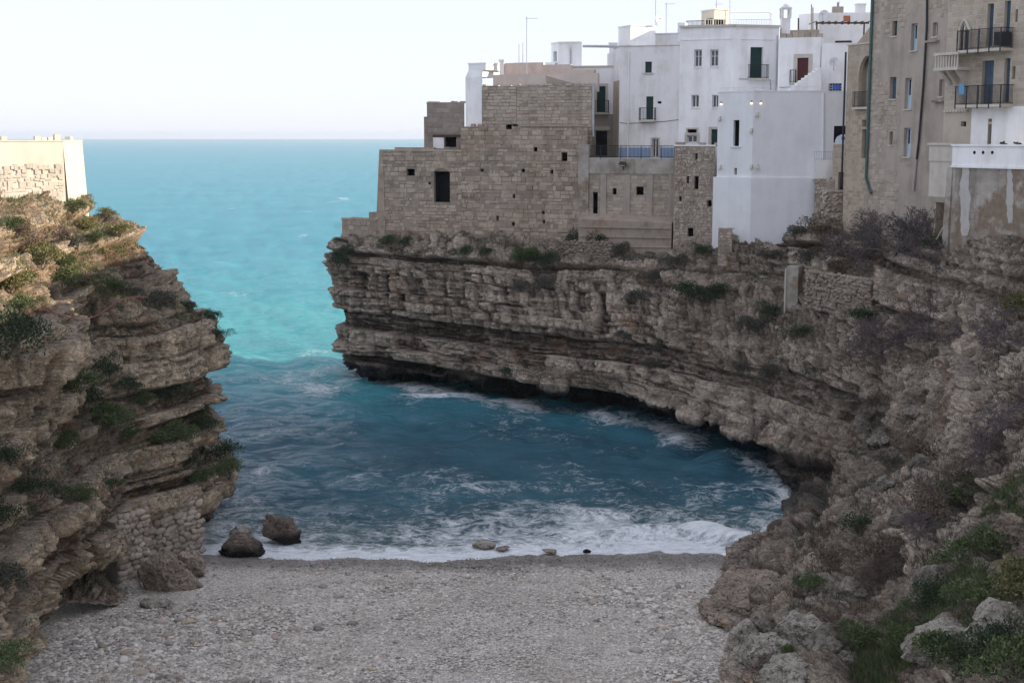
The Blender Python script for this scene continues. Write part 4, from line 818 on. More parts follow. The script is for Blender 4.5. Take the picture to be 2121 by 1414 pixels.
ragged(k0, kf[0], zk, M_STONE, .1, 1.6, 1); ragged(u0_, uf[0], zu, M_STONE2, .05, uf[0].L - .1, 2, .14); ragged(u0_, uf[1], zu, M_STONE2, .05, uf[1].L - .1, 3, .14); ragged(m0, mf[0], zm + .1, M_RUBBLE, .05, mf[0].L - .05, 4, .16); ragged(s0, sf[0], zs_, M_RUBBLE, .02, sf[0].L - .05, 5, .35); ragged(l0, lf[0], zl + .08, M_STONE, .05, lf[0].L - .1, 6, .07); ragged(j0, jf[0], zj, M_RUBBLE, .02, jf[0].L - .05, 7, .3); ragged(r_, f_[0], z_ + .1, M_STONE, .05, f_[0].L - .1, 8, .12)
# ------------------------------------------------------------------ right-hand houses above the slope
MT = dict(bh=(.20, .34), bw=(.28, .7), mat=M_STONE2, gap=.03, skip=.10, rub=.05, prot=(.006, .04))
# loggia building
def loggia():
    root, fs, zt = house('loggia_house', 'tan stone house with a tall arched loggia and green door', [(1757, 99.5), (1819, 95.5)], 92, 11, M_TAN, {0: [(1778, 116, 1812, 222, 'none'), (1785, 248, 1794, 263, 'hole'), (1785, 268, 1797, 328, 'door_green'), (1799, 306, 1809, 325, 'door_brown')]}, 7, 'house', (M_TRIM, .10, .06), dict(MT, seed=41, mat=stone('tan_ashlar', (.38, .31, .24), (.50, .42, .33), .2, .3), skipr={0: []}, prot=(.004, .02), cap=300))
    return root, fs, zt
def arch_ring(mb, f, o, k=12, t=.18, pr=.06, half=False):
    cu = (o[0] + o[2]) / 2; w = (o[2] - o[0]) / 2
    for i in range(k):
        a0, a1 = math.pi * (1 - i / k), math.pi * (1 - (i + .96) / k); p = []
        for rr in (w + .004, w + t):
            for a in (a0, a1): p.append((cu + rr * math.cos(a), o[3] + rr * math.sin(a) * 1.25))
        mb.hexa([f.P(*q, .0) for q in (p[0], p[1], p[3], p[2])] + [f.P(*q, pr) for q in (p[0], p[1], p[3], p[2])])
def spandrel(mb, f, o, k=12):   # fills the two corners above the round head
    cu = (o[0] + o[2]) / 2; w = (o[2] - o[0]) / 2; hh_ = w * 1.25
    for sg in (-1, 1):
        for i in range(k):
            a0, a1 = math.pi / 2 * i / k, math.pi / 2 * (i + 1) / k
            x_0, x_1 = cu + sg * w * math.cos(a0), cu + sg * w * math.cos(a1); y_0, y_1 = o[3] - hh_ + hh_ * math.sin(a0), o[3] - hh_ + hh_ * math.sin(a1)
            q = [(x_0, y_0), (x_1, y_1), (x_1, o[3]), (x_0, o[3])]
            if sg > 0: q = q[::-1]
            mb.hexa([f.P(*t, -.27) for t in q] + [f.P(*t, .002) for t in q])
v0, vf, zv = loggia(); vF = vf[0]; vo = vF.ops[0]
extra(v0, 'arch', M_TAN, lambda mb: spandrel(mb, vF, vo))
extra(v0, 'niche_wall', M_TANG, lambda mb: (vF.box(mb, vo[0] - .2, vo[1] - .1, vo[2] + .2, vo[3] + .2, -1.0, -.9), vF.box(mb, vo[0] - .2, vo[1], vo[0] - .02, vo[3], -.9, -.281), vF.box(mb, vo[2] + .02, vo[1], vo[2] + .2, vo[3], -.9, -.281), vF.box(mb, vo[0] - .2, vo[3] + .02, vo[2] + .2, vo[3] + .2, -.9, -.281), vF.box(mb, vo[0] - .2, vo[1] - .2, vo[2] + .2, vo[1] - .02, -.9, -.281)))
extra(v0, 'niche_arch', M_TAN, lambda mb: (vF.box(mb, vo[0] + .08, vo[1], vo[0] + .32, vo[3] - .3, -.7, -.55), vF.box(mb, vo[2] - .3, vo[1], vo[2] - .08, vo[3] - .3, -.7, -.55)))
balcony(v0, vF, 1774, 190, 1813, 222, .35, M_IRON, M_TRIM)
extra(v0, 'gable', M_TAN, lambda mb: mb.hexa([vF.P(.6, zv + .11, -.3), vF.P(vF.L, zv + .11, -.3), vF.P(vF.L, zv + .11, -1.2), vF.P(.6, zv + .11, -1.2), vF.P(vF.L - .15, zv + 2.0, -.3), vF.P(vF.L, zv + 2.0, -.3), vF.P(vF.L, zv + 2.0, -1.2), vF.P(vF.L - .15, zv + 2.0, -1.2)]))
extra(v0, 'corner_pipe', M_IRON, lambda mb: mb.tube([vF.P(-.12, zv - .4, .1), vF.P(-.12, 16.6, .1)], .07, 6))
# tower
t1, tF_, zT = house('tall_stone_tower', 'tall patched stone tower house with narrow windows and drainpipes', [(1817, 95.5), (1977, 88.0)], -260, 11, M_TANG,
  {0: [(1848, 44, 1858, 75, 'shut_green'), (1887, 49, 1900, 105, 'winb'), (1843, 160, 1856, 205, 'shut_blue'), (1874, 162, 1888, 226, 'winb'), (1842, 273, 1849, 300, 'hole'), (1872, 265, 1886, 325, 'winb'), (1932, 47, 1942, 76, 'win'), (1945, 165, 1954, 200, 'win')]}, 9, 'tower')
tF = tF_[0]
for o in tF.ops: sill(t1, tF, o, .08, .08, .06)
r2 = np.random.default_rng(9); pv = lambda u, z: vn(np.array([[u * .45, z * .32, 3.3]]), 77)[0]
rects = [q for q in courses(.02, tF.L - .02, 12.5, 31, (.20, .34), (.28, .7), [(o[0] - .1, o[1] - .1, o[2] + .1, o[3] + .1) for o in tF.ops], 43, .03, .12, .06, lambda u, z: pv(u, z) > (-.05 if u < 1.9 else .12) or u < .8)]
put_blocks(t1, tF, rects, M_STONE2, (.006, .05), 'brick', 43)
extra(t1, 'drain_pipe', M_PIPEG, lambda mb: mb.tube([tF.P(.12, 33, .12), tF.P(.12, tF.hit(1818, 370)[1], .12), tF.P(.75, tF.hit(1832, 402)[1], .14)], .10, 8))
extra(t1, 'drain_pipe', M_IRON, lambda mb: mb.tube([tF.P(*tF.hit(px, py), .10) for px, py in ((1924, -60), (1922, 60), (1915, 180), (1906, 290), (1901, 330))], .07, 6))
extra(t1, 'drain_pipe', stucco('pinkish_pipe', (.45, .36, .36)), lambda mb: mb.tube([tF.P(*tF.hit(px, py), .10) for px, py in ((1903, 300), (1899, 345), (1894, 395))], .08, 6))
for o in (tF.ops[6], tF.ops[7]): extra(t1, 'ledge', M_CONC, lambda mb: tF.box(mb, o[0] - .35, o[1] - .35, o[2] + .25, o[1] - .22, .0, .3))
# right balcony house
h0, hf, zh = house('balcony_house', 'pale stone house with blue shutters, iron balconies and a carved corner balcony', [(1976, 87.0), (2180, 80.5)], -260, 17.2, M_STONE2 if False else stucco('cream_stone_face', (.50, .44, .36), (.33, .28, .22), .5, 1.2),
  {0: [(2044, 8, 2057, 96, 'shut_blue'), (2079, 2, 2092, 92, 'shut_blue'), (2103, 20, 2108, 46, 'hole'), (2033, 126, 2057, 216, 'shut_blue'), (2079, 121, 2091, 212, 'shut_blue'), (2096, 138, 2103, 164, 'shut_blue'), (2046, 258, 2054, 302, 'door_blue'), (1990, 252, 2001, 262, 'hole'), (1984, 178, 1988, 190, 'hole'), (2048, 246, 2054, 252, 'hole')]}, 9, 'house')
hF = hf[0]
rects = courses(.02, hF.L - .02, hF.hit(2040, 218)[1], 31, (.26, .34), (.5, .95), [(o[0] - .02, o[1] - .02, o[2] + .02, o[3] + .02) for o in hF.ops], 47, .02, .0, .0)
put_blocks(h0, hF, rects, stone('cream_ashlar', (.42, .365, .29), (.54, .47, .385), .12, .2), (.008, .022), 'brick', 47)
extra(h0, 'white_render', M_WHITE, lambda mb: [hF.box(mb, a, b, c, d, .0, .03) for a, b, c, d in ((hF.hit(2012, 260)[0], 17.2, hF.ops[6][0], hF.hit(2040, 222)[1]), (hF.ops[6][2], 17.2, hF.L, hF.hit(2040, 222)[1]), (hF.ops[6][0], hF.ops[9][3], hF.ops[6][2], hF.hit(2040, 222)[1]))])
balcony(h0, hF, 2008, 62, 2100, 103, 1.0, M_IRON, M_TRIM, .09, .16, 5)
balcony(h0, hF, 2004, 178, 2100, 217, 1.0, M_IRON, M_TRIM, .09, .16, 5)
u, z = hF.hit(2093, 95); extra(h0, 'planter_box', M_IRON, lambda mb: hF.box(mb, u - .4, z, u + .25, z + .75, .2, .9))
extra(h0, 'towel', plain('light_blue_cloth', (.12, .33, .55), .8, .1), lambda mb: hF.box(mb, *hF.rect(2012, 176, 2023, 196), .98, 1.02))
def corner_balcony(mb):
    u0, z0, u1, z1 = hF.rect(1962, 110, 2012, 147); hF.box(mb, u0, z0, u1, z0 + .18, -.1, 1.1); hF.box(mb, u0, z1 - .16, u1, z1, -.1, 1.1)
cb = extra(h0, 'stone_balcony', M_TRIM, corner_balcony); u0, z0, u1, z1 = hF.rect(1962, 110, 2012, 147)
for k in range(9):
    uu = u0 + .1 + (u1 - u0 - .2) * k / 8; extra(h0, 'baluster', M_TRIM, lambda mb: mb.tube([hF.P(uu, z0 + .18, 1.0), hF.P(uu, z0 + .45, 1.0), hF.P(uu, z1 - .16, 1.0)], .07, 6, .05), cb)
extra(h0, 'balcony_bracket', M_TRIM, lambda mb: [mb.hexa([hF.P(a, z0 - .8, .0), hF.P(a + .22, z0 - .8, .0), hF.P(a + .22, z0 - .8, .1), hF.P(a, z0 - .8, .1), hF.P(a, z0, .0), hF.P(a + .22, z0, .0), hF.P(a + .22, z0, .9), hF.P(a, z0, .9)]) for a in (u0 + .25, u0 + .75, u1 - .45)])
for px in (1994, 2004):
    def gothic(mb, px=px):
        u, z = hF.hit(px, 105); u2, z2 = hF.hit(px, 52); w = .16
        mb.add([hF.P(u - w, z, .03), hF.P(u + w, z, .03), hF.P(u + w, z2 - .5, .03), hF.P(u + .07, z2 - .15, .03), hF.P(u, z2, .03), hF.P(u - .07, z2 - .15, .03), hF.P(u - w, z2 - .5, .03)], [(0, 1, 2, 3, 4, 5, 6)])
    extra(h0, 'gothic_light', M_BROWN, gothic)
def goth_frame(mb):
    for px in (1988, 1999, 2009): u, z = hF.hit(px, 105); hF.box(mb, u - .05, z, u + .05, z + 1.35, .026, .12)
    u, z = hF.hit(1999, 47); ua = hF.hit(1987, 60)[0]; ub = hF.hit(2010, 60)[0]
    for s0, s1 in ((ua, u), (ub, u)):
        mb.tube([hF.P(s0, z - .55, .06), hF.P(s0 + (s1 - s0) * .45, z - .1, .06), hF.P(s1, z + .18, .06)], .07, 5)
extra(h0, 'gothic_frame', M_TRIM, goth_frame)
extra(h0, 'string_course', M_TRIM, lambda mb: [hF.box(mb, u, hF.hit(2000, 232)[1], u + .18, hF.hit(2000, 228)[1], .02, .16) for u in np.arange(.1, 2.0, .24)])
# terrace in front of the balcony house
g0_, gF_, zg_ = house('white_parapet_terrace', 'white parapet terrace on a tall stained concrete base at the picture edge', [(1974, 83.2), (2180, 77.0)], 345, 10, M_CONC, {}, 5, 'wall')
gF = gF_[0]; zp1 = gF.hit(2000, 303)[1]
extra(g0_, 'parapet', M_WHITE, lambda mb: (gF.box(mb, -.05, zg_ + .004, gF.L, zp1, -.25, .06), gF.box(mb, -.1, zp1 + .002, gF.L, zp1 + .12, -.32, .14), gF.box(mb, -.08, zg_ - .12, gF.L, zg_ + .0, .0, .12)))
for px in (2020, 2038, 2057): u, z = gF.hit(px, 316); extra(g0_, 'vent_hole', M_DARK, lambda mb: mb.tube([gF.P(u, z, .058), gF.P(u, z, .07)], .10, 10))
for px in (2078, 2108): u, z = gF.hit(px, 300); extra(g0_, 'potted_plant', plain('plant_green', (.05, .075, .03), .8, .4), lambda mb: [mb.tube([gF.P(u + .2 * random.uniform(-1, 1), zp1 + .12, -.1), gF.P(u + .3 * random.uniform(-1, 1), zp1 + .12 + .16 * random.random(), .05 * random.uniform(-1, 1))], .05, 4) for _ in range(7)])
def blot(px, w, y0, y1, seed):
    r_ = np.random.default_rng(seed); n_ = 14
    def fn(mb):
        L_ = []; R_ = []
        for i in range(n_): y_ = y0 + (y1 - y0) * i / (n_ - 1); e = .55 + .45 * math.sin(math.pi * i / (n_ - 1)) ; L_.append(gF.hit(px - w * e * (.6 + .6 * r_.random()), y_)); R_.append(gF.hit(px + w * e * (.6 + .6 * r_.random()), y_))
        for i in range(n_ - 1): mb.add([gF.P(*L_[i], .012), gF.P(*L_[i + 1], .012), gF.P(*R_[i + 1], .012), gF.P(*R_[i], .012)], [(0, 1, 2, 3)])
    return fn
extra(g0_, 'lime_run', stucco('lime_stain', (.50, .48, .46), (.36, .32, .28), .9, 1.5), blot(1999, 12, 347, 488, 1)); extra(g0_, 'lime_run', stucco('lime_stain_grey', (.47, .45, .42), (.33, .29, .25), .9, 1.5), blot(2092, 8, 347, 462, 2))
extra(g0_, 'corner_pillar', M_CONC, lambda mb: mb.hexa([gF.P(-.55, 11, .2), gF.P(-.1, 11, .2), gF.P(-.1, 11, -.4), gF.P(-.55, 11, -.4), gF.P(-.4, zg_ - .12, .05), gF.P(-.002, zg_ - .12, .05), gF.P(-.002, zg_ - .12, -.4), gF.P(-.4, zg_ - .12, -.4)]))
# overhanging bay to its left
k0_, kF_, zk_ = house('overhanging_bay', 'stone balcony bay on pillars over a dark recess beside the tower', [(1926, 86.2), (1973, 84.2)], 334, 17.0 - .55, M_TRIM, {}, 3, 'building')
kF = kF_[0]
extra(k0_, 'parapet', M_TRIM, lambda mb: (kF.box(mb, -.05, zk_ + .003, kF.L + .05, kF.hit(1950, 301)[1], -.3, .05), kF.box(mb, -.12, kF.hit(1950, 301)[1] + .002, kF.L + .05, kF.hit(1950, 296)[1], -.4, .14)))
extra(k0_, 'cornice', M_TRIM, lambda mb: mb.hexa([kF.P(.25, 16.1, -.2), kF.P(kF.L - .1, 16.1, -.2), kF.P(kF.L - .1, 16.1, -2), kF.P(.25, 16.1, -2), kF.P(0, 16.448, .03), kF.P(kF.L, 16.448, .03), kF.P(kF.L, 16.448, -2), kF.P(0, 16.448, -2)]))
extra(k0_, 'pillar', M_TAN, lambda mb: kF.box(mb, .02, 11.5, .38, 16.1, -1.2, -.3))
extra(k0_, 'recess_wall', M_CONC, lambda mb: kF.box(mb, .38, 11, kF.L, 16.1, -2.6, -2.3))
extra(k0_, 'recess_floor', M_TRIM, lambda mb: kF.box(mb, .39, kF.hit(1950, 410)[1] - .1, kF.L - .05, kF.hit(1950, 410)[1], -2.29, -.2))
extra(k0_, 'window_frame', M_FRAMEW, lambda mb: (lambda a, c, b, d: (kF.box(mb, a, c, a + .06, d, -1.1, -1.0), kF.box(mb, b - .06, c, b, d, -1.1, -1.0), kF.box(mb, a + .06, d - .06, b - .06, d, -1.1, -1.0)))(*kF.rect(1944, 376, 1957, 405)))
extra(k0_, 'leaning_pole', M_TRIM, lambda mb: mb.tube([W(1936, 502, 84), W(1953, 472, 83)], .05, 5))
# small block with stairs and cabinet
s1, sF_, zs1 = house('stair_block_house', 'small tan stone block with a narrow dark door at the stair foot', [(1726, 102.0), (1770, 100.6)], 300, 11.5, M_TAN, {0: [(1736, 357, 1747, 396, 'door_dark')]}, 3, 'house', (M_TRIM, .07, .05), dict(MT, seed=51, prot=(.004, .02), mat=M_STONE2))
sF = sF_[0]
def steps(mb):
    A, B = np.array(W(1808, 402, 98.2)), np.array(W(1784, 328, 99.3)); k = 13; w = np.array([1.0, -.35, 0])
    for i in range(k):
        p = A + (B - A) * i / k; q = A + (B - A) * (i + 1) / k
        mb.hexa([(p[0], p[1], 12), (p[0] + w[0], p[1] + w[1], 12), (q[0] + w[0], p[1] + w[1] + .5, 12), (q[0], p[1] + .5, 12), (p[0], p[1], q[2]), (p[0] + w[0], p[1] + w[1], q[2]), (q[0] + w[0], p[1] + w[1] + .5, q[2]), (q[0], p[1] + .5, q[2])])
extra(s1, 'stair', M_TANG, steps)
def stairwall(mb):
    A, B = np.array(W(1800, 380, 98)), np.array(W(1770, 305, 100)); t = np.array([.28, .1, 0])
    q = [A, A + t, B + t, B]; mb.hexa([(*p[:2], 11.8) for p in (A, A + t, B + t, B)] + [tuple(p) for p in q])
extra(s1, 'stair_wall', M_TAN, stairwall)
ac = empty('metal_cabinet', sF.P(.7, zs1 + .07, -.2)); tag(ac, 'pale grey curved-top metal cabinet on the small tan block', 'cabinet')
def cab(mb):
    u0, z0, u1, z1 = sF.rect(1728, 279, 1763, 297); z0 = zs1 + .075; pr = [(u0, z0), (u1, z0), (u1, z1), (u0 + .5, z1), (u0 + .15, z1 - .15), (u0, z1 - .4)]
    mb.add([sF.P(a, b, -.1) for a, b in pr] + [sF.P(a, b, -.7) for a, b in pr], [tuple(range(6)), tuple(range(11, 5, -1))] + [(i, i + 6, (i + 1) % 6 + 6, (i + 1) % 6) for i in range(6)])
mb = MB(); cab(mb); mb.build('body', M_GREYPAINT, ac)
mb = MB(); [sF.box(mb, a, zs1 + .35, a + .25, zs1 + .55, -.098, -.07) for a in (.65, 1.15)]; mb.build('vent', M_IRON, ac)
# round turret
tu = empty('round_turret', W(1735, 440, 100)); tag(tu, 'low round rubble turret below the small tan block', 'tower')
q = W(1735, 398, 100.5); mb = MB(); mb.tube([(q[0], q[1] + .6, 10.5), (q[0], q[1] + .6, q[2])], 1.0, 18, .95); mb.build('drum', M_MORTAR, tu)
mb = MB(); mb.tube([(q[0], q[1] + .6, q[2]), (q[0], q[1] + .6, q[2] + .12)], 1.05, 18); mb.build('cap', M_CONC, tu)
icoc = {}
def ico(sub):
    if sub not in icoc:
        bm = bmesh.new(); bmesh.ops.create_icosphere(bm, subdivisions=sub, radius=1.0); icoc[sub] = (np.array([v.co[:] for v in bm.verts]), np.array([[v.index for v in f.verts] for f in bm.faces])); bm.free()
    return icoc[sub]
def stone_mesh(name, sub, seed, mat, amp=.25, flat=False):
    V, Fc = ico(sub); n_ = V / np.linalg.norm(V, axis=1, keepdims=True); r = np.random.default_rng(seed)
    d = np.ones(len(V))
    for _ in range(13):
        c = r.normal(size=3); c /= np.linalg.norm(c); d = np.minimum(d, (.55 + .35 * r.random()) / np.maximum(n_ @ c, .15))
    d = d / d.mean() * .92
    d = d * (1 + amp * fbm(n_ * 1.6 + seed, 3, seed)) + amp * .35 * fbm(n_ * 5 + seed, 2, seed + 3)
    me = bpy.data.meshes.new(name); me.from_pydata([tuple(q) for q in n_ * d[:, None]], [], [tuple(map(int, f)) for f in Fc]); me.materials.append(mat)
    me.polygons.foreach_set('use_smooth', np.full(len(me.polygons), not flat)); return me
M_DRY = stone('dry_stone', (.27, .22, .175), (.54, .465, .38), .25, .4)
DRY = [stone_mesh('stone', 2, 300 + k, M_DRY, .2) for k in range(8)]
DRYB = [stone_mesh('stone', 2, 320 + k, stone('brown_dry_stone', (.13, .105, .085), (.32, .265, .215), .3, .5), .2) for k in range(8)]
def dry_wall(name, label, f, u0, u1, z0, z1, sz=(.16, .34), seed=0, back=.35, shape=None, cap=300, DRY=DRY):
    root = empty(name, f.P((u0 + u1) / 2, z0)); tag(root, label, 'wall'); mb = MB(); f.box(mb, u0 + .08, z0, u1 - .08, z1 - .3, -back, -.08); mb.build('core', M_MORTAR, root)
    r = np.random.default_rng(seed); inv = Matrix.Translation(root.location).inverted(); z = z0; cnt = 0
    while z < z1:
        h = sz[0] + (sz[1] - sz[0]) * r.random(); u = u0 + r.random() * .2
        while u < u1:
            w = h * (.9 + 1.0 * r.random())
            if (shape is None or shape(u + w / 2, z + h / 2)) and cnt < cap:
                o = bpy.data.objects.new('stone', DRY[r.integers(8)]); COL.objects.link(o); o.parent = root; o.matrix_parent_inverse = inv
                a = math.atan2(f.d[1], f.d[0]); o.location = f.P(u + w / 2, z + h / 2 + .04 * r.normal(), -.03 + .05 * r.normal()); o.rotation_euler = (.2 * r.normal(), .25 * r.normal(), a + (math.pi if r.random() < .5 else 0)); o.scale = (w * .64, h * .5, h * .66); cnt += 1
            u += w
        z += h * .92
    return root
tf_ = Fac((q[0] - 1.0, q[1] - .35), (q[0] + 1.0, q[1] - .35))
r = np.random.default_rng(3); inv = Matrix.Translation(tu.location).inverted()
for k in range(110):
    a = math.pi + math.pi * r.random(); o = bpy.data.objects.new('stone', DRY[k % 8]); COL.objects.link(o); o.parent = tu; o.matrix_parent_inverse = inv
    o.location = (q[0] + 1.0 * math.cos(a), q[1] + .6 + 1.0 * math.sin(a), q[2] - 1.9 + 1.85 * r.random()); o.rotation_euler = (0, .2 * r.normal(), a + math.pi / 2); o.scale = (.17, .10, .11)
# ------------------------------------------------------------------ sunlit wall on the left cliff
A, B, C = W(-160, 293, 76.0)[:2], W(130, 293, 80.0)[:2], W(170, 293, 83.0)[:2]
lw0 = empty('sunlit_terrace_wall', (*B, 14)); tag(lw0, 'sunlit cream terrace wall on top of the left cliff', 'wall')
zlw = W(130, 293, 80)[2]; F1, F2 = Fac(A, B), Fac(B, C); mb = MB()
for f, bt in ((F1, .25), (F2, .35)):
    mb.add([f.P(0, 13, bt), f.P(f.L, 13, bt), f.P(f.L, zlw, 0), f.P(0, zlw, 0)], [(0, 1, 2, 3)])
Db = np.array([-8., 3.]); mb.add([(*A, zlw), (*B, zlw), (*C, zlw), (*(C + Db), zlw), (*(A + Db), zlw)], [(0, 1, 2, 3, 4)]); mb.add([(*C, 13), (*(C + Db), 13), (*(C + Db), zlw), (*C, zlw)], [(0, 1, 2, 3)])
mb.build('wall', M_SUNW, lw0)
extra(lw0, 'coping', M_SUNW, lambda mb: (F1.box(mb, 0, zlw + .003, F1.L + .05, zlw + .07, -.5, .04), F2.box(mb, .06, zlw + .003, F2.L, zlw + .07, -.5, .04)))
rub = courses(3.6, F1.L - .1, 15.0, zlw - 1.25, (.16, .30), (.18, .42), [], 61, .02, .12, .16)
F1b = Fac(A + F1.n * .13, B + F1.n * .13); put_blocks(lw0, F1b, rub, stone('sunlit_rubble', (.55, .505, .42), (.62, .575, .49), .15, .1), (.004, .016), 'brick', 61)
for px, w_, h_ in ((10, 11, 8), (80, 12, 8), (93, 11, 5), (106, 9, 6), (121, 12, 12), (152, 11, 7)):
    f = F1 if px < 130 else F2; u, z = f.hit(px, 292)
    mb = MB(); f.box(mb, u - w_ / 2 * .027, zlw + .072, u + w_ / 2 * .027, zlw + .07 + h_ * .027, -.42, -.1); mb.build('merlon', M_SUNW, lw0)
# ------------------------------------------------------------------ unseen houses added beyond the frame, roof heights set to shade the cove
for i, (x0_, y0_, x1_, y1_, zr, lab) in enumerate(((31, 58, 46, 77.5, 33.6, 'unseen tan house added beyond the balcony house to cast shade'), (33, 38, 48, 57, 33.4, 'unseen white house added further along the right rim to cast shade'), (34, 14, 50, 37, 33.8, 'unseen grey house added nearest the bridge to cast shade'))):
    root = empty('unseen_rim_shade_house', (x0_, y0_, 12)); tag(root, lab, 'house', 'unseen shade houses along the right rim'); f = Fac((x0_, y1_), (x0_, y0_)); mb = MB(); ops = []
    for a in np.arange(2.5, f.L - 2, 3.6):
        for c in (15.5, 19.5, 23.5, 27): ops.append((a, c, a + 1.0, c + 1.7))
    facade_mesh(mb, f, 9, zr, ops); mb.add([(x0_, y0_, 9), (x1_, y0_, 9), (x1_, y1_, 9), (x0_, y1_, 9), (x0_, y0_, zr), (x1_, y0_, zr), (x1_, y1_, zr), (x0_, y1_, zr)], [(0, 1, 5, 4), (1, 2, 6, 5), (2, 3, 7, 6), (4, 5, 6, 7)])
    mb.build('wall', (M_TAN, M_WHITE2, M_TANG)[i], root)
    for o in ops: fill_opening(root, f, o, 'shut_blue' if i != 1 else 'shut_green')
# ------------------------------------------------------------------ where does a picture point meet a cliff
def proj(G):
    P = G.reshape(-1, 3); z = P[:, 2] - CAMH; dep = P[:, 1] * CP - z * SP; up = P[:, 1] * SP + z * CP
    return CX + F * P[:, 0] / dep, CY - F * up / dep
PXR, PYR = proj(GR); PXL, PYL = proj(GL); FR, FL = GR.reshape(-1, 3), GL.reshape(-1, 3); NFR, NFL = NR.reshape(-1, 3), NL.reshape(-1, 3)
def on_cliff(px, py, side=None):
    best = None
    for X_, Y_, P, N in ((PXR, PYR, FR, NFR), (PXL, PYL, FL, NFL)):
        if side == 'R' and P is FL or side == 'L' and P is FR: continue
        for rad in (7, 16, 40):
            m = np.where((np.abs(X_ - px) < rad) & (np.abs(Y_ - py) < rad))[0]
            if len(m):
                k = m[np.argmin(P[m, 1])]
                if best is None or P[k, 1] < best[0][1]: best = (P[k], N[k])
                break
    return best
# ------------------------------------------------------------------ boulders
def bould_mat(name, a, b, wetz=None, band=0.):
    n = NT(name); p = n.pos(); c = n.mix(n.ramp(n.noise(p, 1.2, 6, .65), .3, .7), a, b); c = n.mix(n.ramp(n.noise(p, 3.5, 6, .7), .52, .62, 0, .75), c, (.07, .058, .047))
    c = n.mix(n.ramp(n.noise(p, 2.1, 6, .7), .55, .68, 0, .6), c, tuple(min(.7, q * 1.35) for q in b)); c = n.mix(n.ramp(n.noise(p, 14, 5, .7), .52, .64, 0, .6), c, (.06, .05, .042))
    if wetz is not None: c = n.mix(n.ramp(n.math('ADD', n.pz(), n.math('MULTIPLY', n.noise(p, 1.5, 3), -.5)), wetz, wetz - .4), c, (.02, .018, .016))
    h = n.math('ADD', n.noise(p, 5, 9, .78), n.math('MULTIPLY', n.ramp(n.voro(p, 2.4, 'DISTANCE_TO_EDGE'), 0, .05), .35))
    if band: h = n.math('ADD', h, n.math('MULTIPLY', n.noise(n.mapv(p, (.4, .4, 5)), 1.6, 4), band))
    n.bump(h, 1.0, .14); return n.fin(c, .9, .2)
def boulder_mesh(name, sub, seed, mat):
    V, Fc = ico(sub); n_ = V / np.linalg.norm(V, axis=1, keepdims=True); r = np.random.default_rng(seed); d = np.full(len(V), 1.3)
    for _ in range(17):
        c = r.normal(size=3); c /= np.linalg.norm(c); d = np.minimum(d, (.62 + .33 * r.random()) / np.maximum(n_ @ c, .12))
    d = d / d.mean() * .93; P = n_ * d[:, None]
    f1, f2, idv, of = voro(P * 2.3 + seed, seed); rg = .5 - np.abs(fbm(P * 2.2 + seed, 4, seed, .6))
    d = d + .16 * (idv - .5) - .09 * np.exp(-(f2 - f1) / .05) + .20 * rg + .06 * fbm(P * 9, 2, seed + 5)
    me = bpy.data.meshes.new(name); me.from_pydata([tuple(q) for q in n_ * d[:, None]], [], [tuple(map(int, f)) for f in Fc]); me.materials.append(mat); return me
M_BW = bould_mat('wet_boulder', (.11, .085, .068), (.27, .215, .17), .45); M_BB = bould_mat('brown_boulder', (.20, .155, .12), (.48, .39, .31)); M_BP = bould_mat('pale_boulder', (.19, .165, .135), (.56, .505, .435)); M_BG = bould_mat('grey_boulder', (.12, .10, .082), (.38, .335, .285)); M_BO = bould_mat('ochre_ledge', (.16, .125, .095), (.42, .34, .265), None, 1.2)
def boulder(px, py, wpx, hpx, Y, mat, label, seed, zb=None, depth=.9, name='boulder', sub=4, rot=None, flat=False):
    c = W(px, py, Y); w, h = wpx / F * Y / 2, hpx / F * Y / 2
    o = bpy.data.objects.new(name, boulder_mesh(name, sub, seed, mat)); COL.objects.link(o); o.location = tuple(c); o.scale = (w * 1.12, w * depth, h * 1.12)
    if zb: o.location.z = float(beachz(c[0], c[1])) + h * zb
    r = np.random.default_rng(seed); o.rotation_euler = (0, .12 * r.normal(), 0) if rot is None else rot
    tag(o, label, 'rock'); return o
boulder(585, 1098, 66, 50, 68.8, M_BW, 'wet dark boulder standing alone in the surf', 3, sub=5)
boulder(490, 1139, 74, 50, 66.6, M_BW, 'wet dark boulder at the edge of the surf below the left cliff', 7, sub=5)
boulder(346, 1182, 90, 88, 59.8, M_BB, 'large cracked brown boulder on the beach before the dry stone wall', 13, sub=5, zb=.7)
boulder(396, 1168, 60, 46, 61.8, M_BB, 'smaller brown boulder tucked behind the large beach boulder', 17, zb=.7)
boulder(262, 1205, 52, 26, 59.5, M_BP, 'low pale rock at the foot of the dry stone pier', 21, zb=.35, sub=3)
boulder(330, 1232, 62, 20, 57.2, M_BP, 'flat pale rock lying on the gravel beside the cave', 23, zb=.35, sub=3)
boulder(362, 1238, 38, 14, 56.8, M_BP, 'small flat pale rock next to another on the gravel', 24, zb=.35, sub=3)
boulder(1003, 1128, 46, 14, 67.6, M_BP, 'low flat stone washed by foam in the middle of the shore', 29, sub=3)
boulder(1215, 1141, 16, 8, 66.6, M_BW, 'small dark stone in the swash', 31, sub=3); boulder(1140, 1141, 26, 7, 66.6, M_BB, 'small flat brown stone in the swash', 32, sub=3); boulder(1042, 1134, 26, 6, 67.2, M_BP, 'thin pale stone in the foam beside the flat stone', 33, sub=3)
boulder(497, 1100, 40, 26, 69.5, M_BP, 'pale slab against the tip of the left cliff', 35, sub=3)
boulder(1555, 1228, 150, 62, 57.0, M_BO, 'broad layered ochre ledge rock at the beach edge', 41, depth=1.2, sub=5); boulder(1505, 1268, 100, 52, 55.3, M_BO, 'lower ochre ledge rock resting on the gravel', 42, depth=1.2, sub=5)
